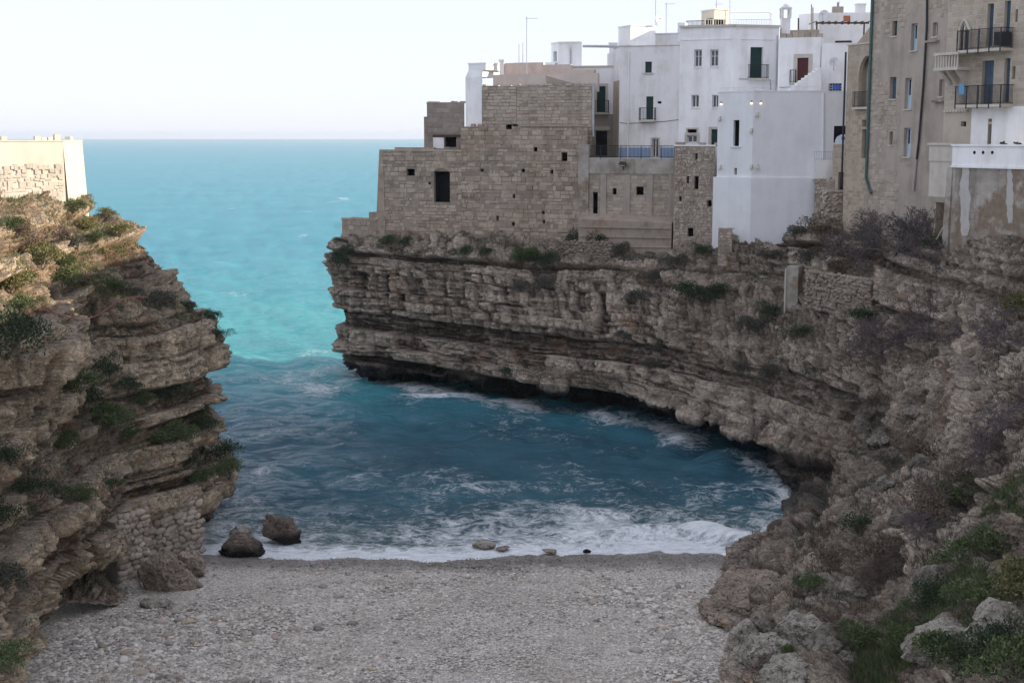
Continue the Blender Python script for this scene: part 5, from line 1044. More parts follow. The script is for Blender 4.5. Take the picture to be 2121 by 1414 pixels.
boulder(1608, 1170, 80, 50, 61.0, M_BB, 'weathered pale-brown ledge rock above the ochre ledge', 43, depth=1.3)
for i, (px, py, w_, h_, lab) in enumerate((
    (1950, 1318, 132, 72, 'large white boulder among green grass on the near slope'), (2085, 1292, 120, 70, 'grey-white rock slab beside the large white boulder'), (1600, 1345, 96, 84, 'rounded pale boulder at the gravel edge'),
    (1665, 1300, 90, 60, 'pale boulder above the rounded gravel-edge boulder'), (1640, 1392, 110, 60, 'lowest pale boulder at the bottom of the slope'), (1540, 1322, 60, 60, 'grey boulder nearest the gravel corner'),
    (1720, 1262, 66, 44, 'white rock below the dry brush'), (1760, 1220, 56, 36, 'small white rock under the brush edge'), (1700, 1205, 70, 40, 'white weathered rock above the ochre ledge'),
    (2098, 1092, 70, 60, 'brown outcrop boulder at the picture edge'), (1935, 1195, 60, 46, 'white rock at the upper edge of the grass bank'), (1990, 1140, 64, 40, 'white rock above the grass bank'), (1870, 1065, 54, 36, 'pale rock on the slope under bare brush'),
    (1770, 1075, 46, 26, 'white flat rock beside the ledge path'), (1845, 1000, 44, 30, 'pale rock beside green tuft on the slope'), (1905, 960, 40, 34, 'grey rock on the upper slope'), (1830, 905, 44, 36, 'white rock in the brush gully'), (1790, 870, 38, 40, 'upright white rock above the path'), (1895, 850, 44, 26, 'white ridge rock on the upper slope'), (1810, 815, 34, 24, 'small white rock at gully head'),
    (1700, 1330, 60, 50, 'grey pitted boulder in the middle of the slope foot'), (1760, 1370, 66, 46, 'grey boulder beside dark grass at slope foot'), (1830, 1330, 56, 34, 'half buried grey rock near dark grass'), (1595, 1290, 60, 38, 'pale flat rock behind the gravel-edge boulder'), (2050, 1240, 50, 40, 'white stone in flowering grass'), (2010, 1215, 40, 30, 'small white stone in flowering grass'))):
    q = on_cliff(px, py, 'R')
    if q is not None: boulder(px, py + h_ * .12, w_ * 1.1, h_ * 1.15, float(q[0][1]) + .35, M_BO if i in (9, 13) else M_BG if i >= 6 and i != 11 else M_BP, lab, 60 + i, sub=5 if w_ >= 90 else 4, depth=1.1)
# ------------------------------------------------------------------ dry stone walls
f = Fac(W(240, 1130, 60.0)[:2], W(303, 1130, 61.3)[:2]); dry_wall('dry_stone_pier', 'dry stone pier at the cave mouth under the left cliff', f, 0, f.L, .5, f.hit(270, 1062)[1], (.17, .30), 1, 1.2)
f = Fac(W(296, 1100, 63.6)[:2], W(414, 1100, 66.0)[:2]); u1_ = f.L
dry_wall('dry_stone_cave_wall', 'curved dry stone wall inside the left cliff cave', f, 0, f.L, .3, f.hit(370, 1035)[1], (.18, .34), 2, 1.5, lambda u, z: z < f.hit(300, 1065)[1] + (u / u1_) * 1.6)
qq = on_cliff(1205, 520, 'R'); f = Fac(W(1150, 520, 109.0)[:2], W(1262, 520, 107.2)[:2]); dry_wall('dry_stone_terrace', 'pale dry stone terrace wall below the keep', f, 0, f.L, f.hit(1205, 538)[1], f.hit(1205, 503)[1], (.13, .22), 3, .6, DRY=DRYB)
Ya, Yb = float(on_cliff(1672, 605, 'R')[0][1]) - .3, float(on_cliff(1795, 600, 'R')[0][1]) - .3
f = Fac(W(1665, 600, Ya)[:2], W(1802, 600, Yb)[:2]); dry_wall('dry_stone_retaining_wall', 'brown dry stone retaining wall under the bare brush', f, 0, f.L, f.hit(1730, 650)[1], f.hit(1730, 560)[1], (.15, .26), 4, .8, DRY=DRYB)
Yc = float(on_cliff(1638, 620, 'R')[0][1]) - .3; f = Fac(W(1627, 620, Yc)[:2], W(1652, 620, Yc - .4)[:2])
cp = empty('concrete_buttress', f.P(.4, 6)); tag(cp, 'tall narrow concrete buttress with a pole on the right cliff', 'pillar')
mb = MB(); f.box(mb, 0, f.hit(1640, 700)[1], f.L, f.hit(1640, 552)[1], -1, 0); mb.build('shaft', M_CONC, cp); mb = MB(); mb.tube([f.P(-.02, f.hit(1630, 690)[1], .08), f.P(-.02, f.hit(1630, 556)[1], .08)], .06, 6); mb.build('pole', M_TRIM, cp)
# hose
pts = []
for px, py in ((98, 640), (120, 650), (140, 657), (160, 662), (178, 661), (198, 655), (215, 645), (230, 634), (243, 622), (262, 618), (285, 614), (305, 616)):
    pts.append(W(px, py, float(on_cliff(px, py, 'L')[0][1]) - .25))
mb = MB(); mb.tube(pts, .032, 6); o = mb.build('hose', plain('faded_red_plastic', (.30, .12, .09), .7, .2), None, True); tag(o, 'faded red hose hanging in a loop across the left cliff', 'hose')
# ------------------------------------------------------------------ beach stones
M_PEB = stone('pebble_stone', (.18, .16, .142), (.75, .69, .61), .04, .2, True)
TONE = {'white': ((.52, .49, .45), (.68, .65, .60)), 'grey': ((.26, .24, .22), (.38, .35, .32)), 'tan': ((.30, .23, .17), (.44, .35, .27)), 'dark': ((.12, .105, .095), (.19, .17, .15)), 'pinkish': ((.36, .27, .24), (.46, .37, .33))}
PEB = {k_: [stone_mesh('beach_stone', 2, 500 + k, stone('stone_' + k_, *v_, .0, .15), .16) for k in range(3)] for k_, v_ in TONE.items()}
r = np.random.default_rng(77); cand = []
base_r = lambda y: np.interp(y, (42, 48, 49.5, 54.5, 56.5, 57.5, 61, 65.5, 67, 69), (9.5, 7.6, 7.4, 7.6, 8.4, 9.6, 12, 13, 12.8, 14.5)); base_l = lambda y: np.interp(y, (40, 46, 51, 55, 57.5, 61.5, 66.5), (-15, -16.2, -17.6, -18.2, -16.4, -15.4, -14.3))
tone_w = ['pale', 'grey', 'tan', 'dark']
dens = lambda x, y: max(0., .35 + vn(np.array([[x * .16, y * .22, 2.]]), 44)[0]) * (1. if y < 61 else .25)
n_st = 0; tries = 0
while n_st < 300 and tries < 9000:
    tries += 1; y = 44 + 20 * r.random(); a, b = base_l(y), base_r(y); x = a + (b - a) * r.random()
    if r.random() > dens(x, y): continue
    s = .08 + .13 * r.random() ** 2.2; tn_ = ('white', 'grey', 'grey', 'tan', 'dark', 'pinkish', 'white', 'grey', 'tan', 'white', 'grey', 'tan')[r.integers(12)]
    o = bpy.data.objects.new('beach_stone', PEB[tn_][r.integers(3)]); COL.objects.link(o); e1, e2 = 1 + .9 * r.random(), .4 + .4 * r.random()
    o.location = (x, y, float(beachz(x, y)) + s * .18); o.scale = (s * e1, s, s * e2); o.rotation_euler = (0, 0, 6.28 * r.random())
    fx = (x - a) / (b - a)
    lab = ('big' if s > .14 else 'middling' if s > .10 else 'small') + ' ' + ('long ' if e1 > 1.55 else 'flat ' if e2 < .52 else 'round ') + tn_ + ' stone ' + ('near the surf' if y > 60 else 'halfway up the shingle' if y > 53.5 else 'high on the shingle' if y > 48.5 else 'lowest in view on the shingle')
    lab += ' ' + ('under the left cliff' if fx < .2 else 'left of the beach middle' if fx < .45 else 'right of the beach middle' if fx < .75 else 'by the right slope')
    tag(o, lab, 'stone', 'loose stones on the beach'); n_st += 1
# shingle: joined small pebbles
V8 = np.array([(1, 0, 0), (.3, .9, .15), (-.8, .5, 0), (-.7, -.6, .1), (.4, -.9, 0), (.15, .1, .62), (0, 0, -.5)]); F8_ = np.array([(0, 1, 5), (1, 2, 5), (2, 3, 5), (3, 4, 5), (4, 0, 5)])
N = 52000; y = 43 + 23.4 * r.random(N) ** 1.15; a, b = base_l(y), base_r(y); x = a - .6 + (b - a + 1.2) * r.random(N)
s = .026 + .07 * r.random(N) ** 2.2; s = s * np.where(y > 60.5, .75, 1) * (1 + .5 * np.clip(vn(np.stack([x * .16, y * .22, 0 * x + 2], 1), 44), -.4, 1)); th = 6.283 * r.random(N); sx = s * (1 + .5 * r.random(N)); sz = s * (.5 + .5 * r.random(N))
vx = V8[None, :6, 0] * sx[:, None]; vy = V8[None, :6, 1] * s[:, None]; vz = V8[None, :6, 2] * sz[:, None] * 1.3
PV = np.stack([x[:, None] + vx * np.cos(th)[:, None] - vy * np.sin(th)[:, None], y[:, None] + vx * np.sin(th)[:, None] + vy * np.cos(th)[:, None], beachz(x, y)[:, None] + vz + .005], -1).reshape(-1, 3)
FV = (F8_[None] + (np.arange(N) * 6)[:, None, None]).reshape(-1, 3)
V1, F1_ = ico(1); N = 2600; y = 43.5 + 21 * r.random(N) ** 1.1; a, b = base_l(y), base_r(y); x = a + (b - a) * r.random(N); dn = vn(np.stack([x * .16, y * .22, 0 * x + 2], 1), 44); ok = (r.random(N) < .35 + dn) ; x, y = x[ok], y[ok]; N = len(x)
s = .045 + .055 * r.random(N) ** 1.5; th = 6.283 * r.random(N); sx = s * (1 + .8 * r.random(N)); sz = s * (.45 + .35 * r.random(N)); jit = 1 + .22 * r.normal(size=(N, len(V1)))
vx = V1[None, :, 0] * sx[:, None] * jit; vy = V1[None, :, 1] * s[:, None] * jit; vz = V1[None, :, 2] * sz[:, None]
PV2 = np.stack([x[:, None] + vx * np.cos(th)[:, None] - vy * np.sin(th)[:, None], y[:, None] + vx * np.sin(th)[:, None] + vy * np.cos(th)[:, None], beachz(x, y)[:, None] + vz + (sz * .4)[:, None]], -1).reshape(-1, 3)
FV = np.concatenate([FV, (F1_[None] + (np.arange(N) * len(V1))[:, None, None]).reshape(-1, 3) + len(PV)]); PV = np.concatenate([PV, PV2])
o = mesh_np('shingle', PV, FV, M_PEB, None, True); tag(o, 'fine grey shingle covering the beach', 'shingle', None, 'stuff')
# ------------------------------------------------------------------ vegetation
def leaf_mat(name, a, b, c=None):
    n = NT(name); r_ = n.new('ShaderNodeNewGeometry').outputs['Random Per Island']; k = n.mix(r_, a, b)
    if c: k = n.mix(n.ramp(n.noise(n.pos(), 1.2, 3), .5, .65), k, c)
    m = n.fin(k, .6, .25); return m
LG = [leaf_mat('dark_leaf', (.018, .032, .016), (.05, .075, .032)), leaf_mat('green_leaf', (.042, .066, .024), (.115, .145, .055)), leaf_mat('yellow_leaf', (.085, .09, .03), (.17, .16, .06)), leaf_mat('grey_leaf', (.05, .055, .04), (.11, .105, .08)), leaf_mat('dry_leaf', (.09, .065, .045), (.17, .125, .09))]
M_TWIG = plain('twig_bark', (.13, .10, .08), .9, .3); M_TWIGP = plain('purple_twig_bark', (.13, .105, .105), .9, .3)
def leaf_arrays(seed, n, leaf=.10, lobes=9, flat=.75):
    r = np.random.default_rng(seed); c = r.normal(size=(lobes, 3)) * np.array([.34, .34, .28]); c[:, 2] = np.abs(c[:, 2]) * flat + .12; rad = .26 + .28 * r.random(lobes)
    k = r.integers(0, lobes, n); d = r.normal(size=(n, 3)); d /= np.linalg.norm(d, axis=1, keepdims=True); d[:, 2] = np.where(d[:, 2] < -.3, -d[:, 2], d[:, 2])
    p = c[k] + d * (rad[k] * (.45 + .62 * r.random(n) ** .6))[:, None]
    t = d + r.normal(size=(n, 3)) * .7 + np.array([0, 0, .5]); t /= np.linalg.norm(t, axis=1, keepdims=True); s = np.cross(t, r.normal(size=(n, 3))); s /= np.linalg.norm(s, axis=1, keepdims=True)
    L = leaf * (.6 + .8 * r.random(n))[:, None]
    V = np.stack([p, p + t * L * .5 + s * L * .32, p + t * L, p + t * L * .5 - s * L * .32], 1).reshape(-1, 3)
    return V, np.arange(n * 4).reshape(n, 4), c
def shrub_mesh(name, seed, n, mat, leaf, flat=.75):
    V, Fc, c = leaf_arrays(seed, n, leaf, 9, flat); o = mesh_np(name, V, Fc, mat); me = o.data; bpy.data.objects.remove(o); return me, c
def stem_mesh(c, mat):
    mb = MB(); [mb.tube([(0, 0, -.25), tuple(q * .5 + np.array([0, 0, .02])), tuple(q)], .03, 4, .008) for q in c]
    o = mb.build('stem', mat); me = o.data; bpy.data.objects.remove(o); return me
KIND = {}
for kn, mi, n_, lf, fl_ in (('dark', 0, 2600, .065, .9), ('green', 1, 2600, .07, .8), ('yellow', 2, 2000, .08, .8), ('grey', 3, 2400, .065, .8), ('dry', 4, 1800, .075, .9)):
    KIND[kn] = []
    for v in range(2): me, c = shrub_mesh('foliage', 900 + mi * 7 + v, n_, LG[mi], lf, fl_); KIND[kn].append((me, stem_mesh(c, M_TWIG)))
def twig_mesh(seed, depth=6, mat=None, spread=.62):
    r = np.random.default_rng(seed); segs = []
    def grow(p, d, L, rad, k):
        n_ = 2; q = p
        for i in range(n_):
            d = d + r.normal(size=3) * .16; d /= np.linalg.norm(d); e = q + d * L / n_; segs.append((q, e, rad * (1 - .25 * i / n_))); q = e
        if k == 0: return
        for _ in range(3 if k > 1 else 2):
            dd = d + r.normal(size=3) * spread + np.array([0, 0, .06]); dd /= np.linalg.norm(dd); grow(q, dd, L * (.62 + .22 * r.random()), rad * .62, k - 1)
    for _ in range(3):
        d = np.array([r.normal() * .6, r.normal() * .6, 1.0]); d /= np.linalg.norm(d); grow(np.array([r.normal() * .05, r.normal() * .05, -.1]), d, .30, .022, depth)
    A = np.array([s[0] for s in segs]); B = np.array([s[1] for s in segs]); R = np.maximum(np.array([s[2] for s in segs]), .0042)[:, None]
    t = B - A; t /= np.linalg.norm(t, axis=1, keepdims=True) + 1e-9; a = np.cross(t, r.normal(size=t.shape)); a /= np.linalg.norm(a, axis=1, keepdims=True); b = np.cross(t, a)
    V = []; 
    for base, k in ((A, 1.), (B, .8)):
        for j in range(3): V.append(base + R * k * (a * math.cos(2.0944 * j) + b * math.sin(2.0944 * j)))
    V = np.stack(V, 1).reshape(-1, 3); n_ = len(segs); I = (np.arange(n_) * 6)[:, None, None]
    Fc = (np.array([[0, 1, 4, 3], [1, 2, 5, 4], [2, 0, 3, 5]])[None] + I).reshape(-1, 4)
    o = mesh_np('branches', V, Fc, mat); me = o.data; bpy.data.objects.remove(o); return me
TW = [twig_mesh(1, 6, M_TWIGP), twig_mesh(2, 6, M_TWIGP, .75), twig_mesh(5, 6, M_TWIG, .7)]
rv = np.random.default_rng(21)
def shrub(px, py, size, kind, label, side=None, group=None, twig=None, sz=1.0):
    q = on_cliff(px, py, side)
    if q is None: return
    p = q[0] - q[1] * .12 * size; root = empty('bare_bush' if twig is not None else 'shrub', p); tag(root, label, 'bush' if twig is not None else 'shrub', group); a = 6.28 * rv.random()
    root.scale = (size, size, size * sz); root.rotation_euler = (float(-q[1][1] * .25), float(q[1][0] * .25), a)
    if twig is not None:
        o = bpy.data.objects.new('branches', TW[twig]); COL.objects.link(o); o.parent = root; return root
    me, st = KIND[kind][rv.integers(2)]
    for nm, m_ in (('foliage', me), ('stem', st)): o = bpy.data.objects.new(nm, m_); COL.objects.link(o); o.parent = root
    return root
LSH = [(32, 715, 1.9, 'dark', 'large dark shrub hanging over the near left crag'), (150, 578, 1.0, 'green', 'bright green shrub in the sunlit shade line of the left cliff'), (143, 545, .8, 'green', 'small green shrub above the bright green one'), (97, 560, 1.0, 'yellow', 'yellow-green shrub on the sunlit left cliff'), (100, 520, .7, 'yellow', 'upper yellow shrub on the sunlit left cliff'), (35, 470, .8, 'green', 'green shrub in a sunlit hollow at the picture edge'), (55, 490, .7, 'dry', 'dry brown shrub in the sunlit hollow'), (25, 600, 1.2, 'yellow', 'yellow grass clump beside the sunlit left ledge'),
 (45, 635, .8, 'green', 'green tuft below the yellow grass clump'), (245, 598, .9, 'green', 'green shrub on the shaded upper ledge of the left cliff'), (285, 606, .8, 'grey', 'grey-green shrub on the upper ledge'), (335, 632, 1.2, 'grey', 'olive shrub above the left cliff nose'), (395, 635, .6, 'dark', 'small dark shrub near the left cliff nose'), (446, 655, .75, 'dark', 'dark shrub on the left cliff nose'), (476, 695, .7, 'dark', 'dark shrub drooping from the nose of the left cliff'),
 (165, 445, .9, 'green', 'lit green shrub at the foot of the cream wall'), (178, 470, .9, 'yellow', 'lit yellow shrub below the cream wall'), (195, 495, .8, 'green', 'lit green shrub on the grassy shoulder'), (215, 445, .8, 'yellow', 'lit yellow shrub on the skyline of the left cliff'), (255, 493, .8, 'yellow', 'yellow shrub at the end of the grassy shoulder'), (140, 490, .8, 'dry', 'dry brown shrub on the sunlit shoulder'), (165, 510, .7, 'grey', 'grey shrub under the sunlit shoulder'), (60, 515, .9, 'dry', 'dry brown shrub beneath the lit overhang'),
 (230, 775, 1.1, 'dark', 'rounded dark green shrub in the left cliff gully'), (160, 800, 1.5, 'green', 'big green shrub at the top of the left gully'), (180, 850, 1.6, 'dark', 'big dark shrub in the middle of the left gully'), (225, 880, 1.6, 'green', 'leafy green shrub low in the left gully'), (265, 820, .9, 'dark', 'dark shrub beside the gully rocks'), (310, 845, .8, 'green', 'small green shrub on the gully ledge'), (365, 835, 1.4, 'dark', 'dark shrub under the left cliff nose'), (395, 870, 1.5, 'dark', 'large dark shrub above the lower ledge'), (385, 905, 1.2, 'green', 'green shrub at the back of the lower ledge'), (340, 915, 1.0, 'green', 'green shrub trailing along the lower ledge'), (280, 910, 1.0, 'green', 'green shrub between two ledge blocks'), (425, 885, .9, 'dark', 'dark shrub at the seaward end of the ledge'),
 (455, 945, 1.2, 'dark', 'dark shrub on the seaward corner of the left cliff'), (470, 980, 1.1, 'green', 'green shrub overhanging the seaward corner'), (430, 990, .9, 'green', 'low green shrub on the bottom ledge'), (400, 960, .7, 'dark', 'small dark shrub between ledge pillars'), (135, 915, .9, 'green', 'green shrub on the near left buttress'), (165, 1030, .8, 'green', 'green shrub over the low cave roof'), (85, 1040, .9, 'dark', 'dark shrub above the low cave'), (20, 1095, 1.0, 'dark', 'dark shrub low on the near left cliff'), (12, 1230, 1.2, 'grey', 'grey-green shrub at the bottom of the near left cliff'), (30, 1370, 1.0, 'green', 'green shrub in the bottom corner of the picture'), (35, 955, .8, 'dark', 'small dark shrub at the picture edge'), (240, 1015, .6, 'green', 'tiny green shrub above the dry stone pier')]
for t in LSH: shrub(*t, 'L', 'shrubs on the left cliff')
RSH = [(697, 545, 1.3, 'dark', 'dark shrub at the very tip of the headland'), (712, 525, .9, 'dark', 'small dark shrub above the headland tip'), (815, 508, 1.1, 'green', 'green shrub at the foot of the bastion'), (845, 500, .8, 'dark', 'dark shrub near the bastion foot'), (950, 525, .9, 'dark', 'dark shrub on the rim below the keep'), (1000, 530, .9, 'dark', 'second dark shrub on the rim below the keep'), (1075, 530, 1.3, 'green', 'green shrub mat below the keep'), (1110, 535, 1.5, 'green', 'large green shrub mat beside the dry stone terrace'), (1135, 550, 1.2, 'dark', 'dark green shrub hanging under the dry stone terrace'), (1205, 492, 1.4, 'dark', 'dark shrub at the corner of the keep'), (1250, 500, 1.5, 'dark', 'dark shrub behind the dry stone terrace'), (1285, 520, 1.1, 'grey', 'grey shrub below the tan retaining wall'),
 (1130, 590, 1.3, 'grey', 'grey-brown shrub on the upper cliff ledge'), (1085, 595, 1.1, 'grey', 'grey shrub beside the ledge'), (1320, 620, 1.2, 'grey', 'grey shrub in the cliff notch'), (1345, 580, 1.2, 'grey', 'upper grey shrub in the cliff notch'), (1400, 545, 1.3, 'grey', 'grey shrub below the rubble tower'), (1455, 520, .9, 'dark', 'dark upright shrub at the rubble tower foot'), (1440, 615, 1.5, 'dark', 'dark green shrub on the middle of the right cliff'), (1480, 610, 1.4, 'dark', 'dark green shrub beside the white scree'), (1560, 680, 1.5, 'grey', 'grey-green shrub under the overhang'), (1585, 655, 1.1, 'dark', 'dark shrub under the overhang'), (1360, 725, 1.2, 'grey', 'grey shrub in the vertical cleft'), (1345, 755, .9, 'grey', 'lower grey shrub in the vertical cleft'), (1295, 700, .9, 'grey', 'small grey shrub on the banded cliff'), (1040, 770, .7, 'dark', 'small dark shrub on the low pale band'), (1590, 770, 1.0, 'grey', 'grey shrub beside the concrete buttress foot'), (1520, 770, .9, 'grey', 'grey shrub in the overhang shadow'), (1680, 430, .9, 'dark', 'dark shrub beside the round turret'), (1665, 455, .9, 'dark', 'dark shrub at the pale grey house corner'), (1640, 500, 1.2, 'grey', 'grey shrub on the slope under the pale grey house'), (1700, 500, 1.4, 'dry', 'brown shrub below the round turret'), (1665, 540, 1.2, 'grey', 'grey shrub above the concrete buttress'), (1595, 530, 1.0, 'grey', 'grey shrub under the house corner'), (1740, 560, 1.1, 'dry', 'brown shrub over the retaining wall'), (1780, 660, 1.2, 'dark', 'dark green shrub below the retaining wall'), (1660, 690, .9, 'dark', 'dark shrub beside the buttress foot'), (1930, 505, 1.0, 'dark', 'dark green shrub under the overhanging bay'),
 (1810, 855, .9, 'dry', 'brown heath shrub on the gully rocks'), (1880, 960, 1.1, 'dry', 'round brown shrub on the slope'), (1850, 960, .8, 'grey', 'grey heath tuft on the slope'), (1780, 1100, 1.0, 'dark', 'dark green shrub beside the ledge path'), (1720, 1170, 1.0, 'dry', 'brown heath shrub above the ochre ledge'), (1830, 1160, 1.2, 'dry', 'brown heath shrub amid bare brush'), (1900, 1080, 1.2, 'dry', 'brown heath shrub on the upper bank'), (1690, 1215, .7, 'green', 'green tuft on white rocks'), (1660, 1215, .6, 'dark', 'dark tuft on white rocks'), (1620, 1352, .45, 'green', 'round green cushion plant on a pale boulder'), (1990, 1040, 1.2, 'green', 'green shrub on the upper grass bank'), (2060, 1150, 1.2, 'green', 'bright green shrub at the right edge'), (2090, 1220, 1.1, 'yellow', 'yellow-green shrub at the right edge'), (2000, 1250, 1.0, 'green', 'green shrub behind the large white boulder'), (1930, 1390, 1.2, 'green', 'green shrub at the bottom right of the slope'), (2030, 1370, 1.3, 'dark', 'dark leafy shrub in the near corner'), (2100, 1390, 1.3, 'green', 'leafy green shrub in the bottom right corner'), (1860, 1350, .9, 'green', 'green shrub beside the half buried rock'), (1790, 1330, .9, 'green', 'green shrub in the slope foot grass'), (1980, 1170, .9, 'green', 'small green shrub on the white rock edge'), (1910, 1250, .9, 'dark', 'dark shrub beside the white rock'), (2105, 640, 1.1, 'yellow', 'yellow-green tuft on the crag at the right edge')]
for t in RSH: shrub(*t, 'R', 'shrubs on the right cliff')
for px, py, s_, v, lab in ((1840, 520, 4.6, 0, 'big leafless purple-grey bush below the tower'), (1770, 520, 3.4, 1, 'leafless brown-purple bush beside the round turret'), (1900, 510, 3.6, 1, 'leafless bush crowding the tower foot'), (1720, 520, 2.4, 2, 'small leafless bush under the turret'), (1850, 740, 3.6, 0, 'leafless purple bush in the middle of the right slope'), (1920, 720, 3.2, 1, 'leafless bush beside the crag on the right slope'), (1800, 720, 2.4, 2, 'small leafless bush below the dry retaining wall'), (2060, 960, 2.6, 0, 'leafless purple brush at the upper right bank'), (2110, 880, 2.6, 1, 'leafless brush at the right picture edge'), (1990, 1010, 2.0, 2, 'leafless brush above the grass bank'), (1930, 1050, 1.8, 1, 'tangled leafless brush on the slope'), (1860, 1180, 1.7, 2, 'leafless brown brush among white rocks'), (1900, 1130, 1.8, 0, 'leafless purple brush under the grass bank'), (1800, 1210, 1.5, 2, 'leafless brush above the slope foot'), (2100, 700, 2.8, 1, 'leafless dark brush on the crag')):
    shrub(px, py, s_, None, lab, 'R', 'bare bushes on the right slope', v, .9)
# grass and ground cover: leaves and blades too many to count
def cover(name, label, P, N, idx, n, mat, h, seed, blades=6, width=.012, spread=.10):
    r = np.random.default_rng(seed); k = idx[r.integers(0, len(idx), n)]; c = np.repeat(P[k], blades, 0) + np.stack([r.normal(size=n * blades) * spread, r.normal(size=n * blades) * spread, r.normal(size=n * blades) * .02 - .02], 1)
    t = np.stack([r.normal(size=n * blades) * .5, r.normal(size=n * blades) * .5, np.ones(n * blades)], 1) + np.repeat(N[k], blades, 0) * .5; t /= np.linalg.norm(t, axis=1, keepdims=True); s = np.cross(t, r.normal(size=t.shape)); s /= np.linalg.norm(s, axis=1, keepdims=True)
    L = (h * (.4 + .9 * r.random(n * blades)))[:, None]; V = np.stack([c - s * width, c + s * width, c + t * L], 1).reshape(-1, 3)
    o = mesh_np(name, V, np.arange(n * blades * 3).reshape(-1, 3), mat); tag(o, label, 'grass', None, 'stuff'); return o
patch = lambda P, sd, sc=.3: vn(P * sc, sd)
vis = (PXR > 1380) & (PXR < 2200) & (PYR < 1480) & (PYR > 380)
gi = np.where(vis & (NFR[:, 2] > .35) & (patch(FR, 501, .45) > .22) & (PXR > 1560) & (PYR > 440))[0]
cover('dry_grass', 'dry brown heath and grass on the right slope', FR, NFR, gi, 6000, LG[4], .24, 1, 6, .014)
gi = np.where(vis & (NFR[:, 2] > .25) & (patch(FR, 503, .5) > .25) & (PXR > 1640) & (PYR > 560))[0]
cover('scrub', 'low grey-green scrub on the right slope', FR, NFR, gi, 5000, LG[3], .20, 2, 6, .016)
gi = np.where(vis & (NFR[:, 2] > .2) & (patch(FR, 505, .45) > .08) & (PYR > 2950 - PXR * .93) & (PXR > 1760))[0]
cover('green_grass', 'green grass and weeds on the near right bank', FR, NFR, gi, 8500, LG[1], .18, 3, 7, .012)
gi = np.where((PXR > 690) & (PXR < 1700) & (NFR[:, 2] > .5) & (PYR > 470) & (PYR < 800) & (patch(FR, 507, .4) > .05))[0]
cover('ledge_grass', 'dark tufts growing along the ledges of the headland cliff', FR, NFR, gi, 5000, LG[3], .2, 4, 6, .02)
visl = (PXL > -60) & (PXL < 520) & (PYL > 380) & (PYL < 1300)
gi = np.where(visl & (NFL[:, 2] > .45) & (patch(FL, 509, .4) > .02))[0]
cover('cliff_grass', 'green weeds and grass on the ledges of the left cliff', FL, NFL, gi, 3500, LG[1], .18, 5, 6, .016)
gi = np.where((PXL > 20) & (PXL < 320) & (PYL > 400) & (PYL < 620) & (NFL[:, 2] > .3) & (patch(FL, 511, .35) > .1))[0]
cover('sunlit_grass', 'yellow-green grass on the sunlit shoulder of the left cliff', FL, NFL, gi, 1800, LG[2], .20, 6, 6, .018)
# ------------------------------------------------------------------ rooftop dishes and aerials
def dish(px, py, Y, rpx, label, mat, face=(-.5, -.8, .35)):
    c = W(px, py, Y); R = rpx / F * Y; root = empty('satellite_dish', c); tag(root, label, 'dish'); n_ = Vector(face).normalized(); Q = n_.to_track_quat('Z', 'Y').to_matrix(); V = []; Fc = []
    for i in range(5):
        for j in range(14): a = 6.2832 * j / 14; rr = R * i / 4; V.append(np.array(c) + np.array(Q @ Vector((rr * math.cos(a), rr * math.sin(a) * 1.08, .35 * R * (i / 4) ** 2))))
    for i in range(4):
        for j in range(14): j2 = (j + 1) % 14; Fc.append((i * 14 + j, i * 14 + j2, (i + 1) * 14 + j2, (i + 1) * 14 + j))
    mb = MB(); mb.add(V, Fc); mb.build('reflector', mat, root, True)
    mb = MB(); tip = np.array(c) + np.array(n_) * R * .95; mb.tube([np.array(c) - np.array(Q @ Vector((0, R * .9, -.25 * R))), tip], .02, 4); mb.build('arm', M_STEEL, root)
    mb = MB(); mb.tube([tip - np.array(n_) * .04, tip + np.array(n_) * .1], .05, 6); mb.build('receiver', M_STEEL, root)
    mb = MB(); mb.tube([np.array(c) + np.array([0, .05, 0]), np.array(c) + np.array([.02, .25, -R * 1.5])], .035, 5); mb.build('mast', M_STEEL, root)
dish(1361, 42, 118, 8, 'white satellite dish on the sunlit roof room', M_FRAMEW, (.7, -.6, .3))
dish(1728, 131, 107.2, 10, 'white satellite dish on the wall of the stepped house', M_FRAMEW, (-.3, -.85, .3)); dish(1707, 34, 114.2, 11, 'large white satellite dish on the pergola terrace', M_FRAMEW); dish(1174, 142, 118, 7, 'cream satellite dish on the long white house roof', M_TRIM, (-.2, -.9, .3))
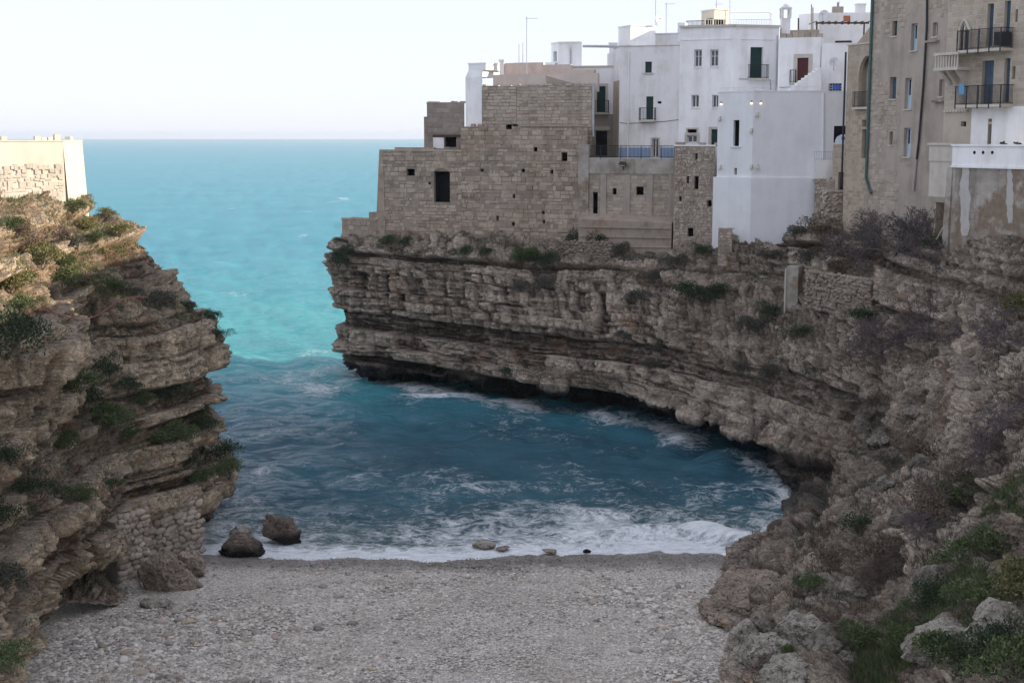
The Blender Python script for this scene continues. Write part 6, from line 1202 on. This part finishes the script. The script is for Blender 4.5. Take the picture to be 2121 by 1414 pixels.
def aerial(px, pyt, pyb, Y, label, bars=(), mat=None, r=.03):
    root = empty('roof_aerial', W(px, pyb, Y)); tag(root, label, 'aerial', 'roof aerials'); mb = MB(); T, B = np.array(W(px, pyt, Y)), np.array(W(px, pyb, Y)); B[2] -= .6; mb.tube([B, T], r, 5); mb.build('mast', mat or M_STEEL, root)
    for k, (dz, L) in enumerate(bars):
        mb = MB(); p = T - np.array([0, 0, dz]); mb.tube([p + np.array([-.1, 0, 0]), p + np.array([L, -.1, 0])], .016, 4)
        for i in range(5): e = p + np.array([L * (i + .5) / 5, -.05, 0]); mb.tube([e + np.array([0, -.25, 0]), e + np.array([0, .25, 0])], .012, 4)
        mb.build('element', M_STEEL, root)
aerial(1091, 36, 150, 117, 'tall aerial mast with one cross bar above the upper stone house', ((.1, .9),)); aerial(1075, 92, 130, 122, 'thin bare pole on the low white wing'); aerial(1083, 89, 130, 122, 'second thin bare pole on the low white wing')
aerial(1380, 6, 75, 116, 'aerial with yagi bar above the weathered white house', ((.1, .7),)); aerial(1358, -5, 44, 118.4, 'thin aerial beside the roof room dish'); aerial(1484, -4, 20, 116, 'aerial on the cream roof hut', ((.5, .5),)); aerial(1512, 0, 24, 116, 'slim aerial beside the cream roof hut')
aerial(1681, 10, 72, 112, 'yellowish bamboo-like pole beside the pergola', (), plain('yellow_pole', (.45, .36, .16), .6, .15), .05); aerial(1684, 16, 70, 112.4, 'grey pole beside the yellow pole', (), M_TANG, .045); aerial(1738, 2, 12, 115.6, 'short aerial on the pergola house chimney'); aerial(1654, 38, 50, 113, 'small roof weather vent beside the belfry chimney', (), M_IRON, .06)
aerial(997, 132, 142, 118.8, 'small roof flue on the narrow white house', ((.05, .2),)) 

# ------------------------------------------------------------------ sea air
n = NT('sea_air'); n.n.remove(n.b); pv_ = n.new('ShaderNodeVolumePrincipled'); pv_.inputs['Density'].default_value = 8e-5; pv_.inputs['Color'].default_value = (.80, .91, 1.0, 1); pv_.inputs['Anisotropy'].default_value = .2
n.link(pv_.outputs[0], n.out.inputs['Volume'])
mb = MB(); mb.box((-20000, -60, -9), (20000, 13000, 45)); o = mb.build('haze', n.m); tag(o, 'thin pale sea haze over the whole scene', 'haze', None, 'stuff')
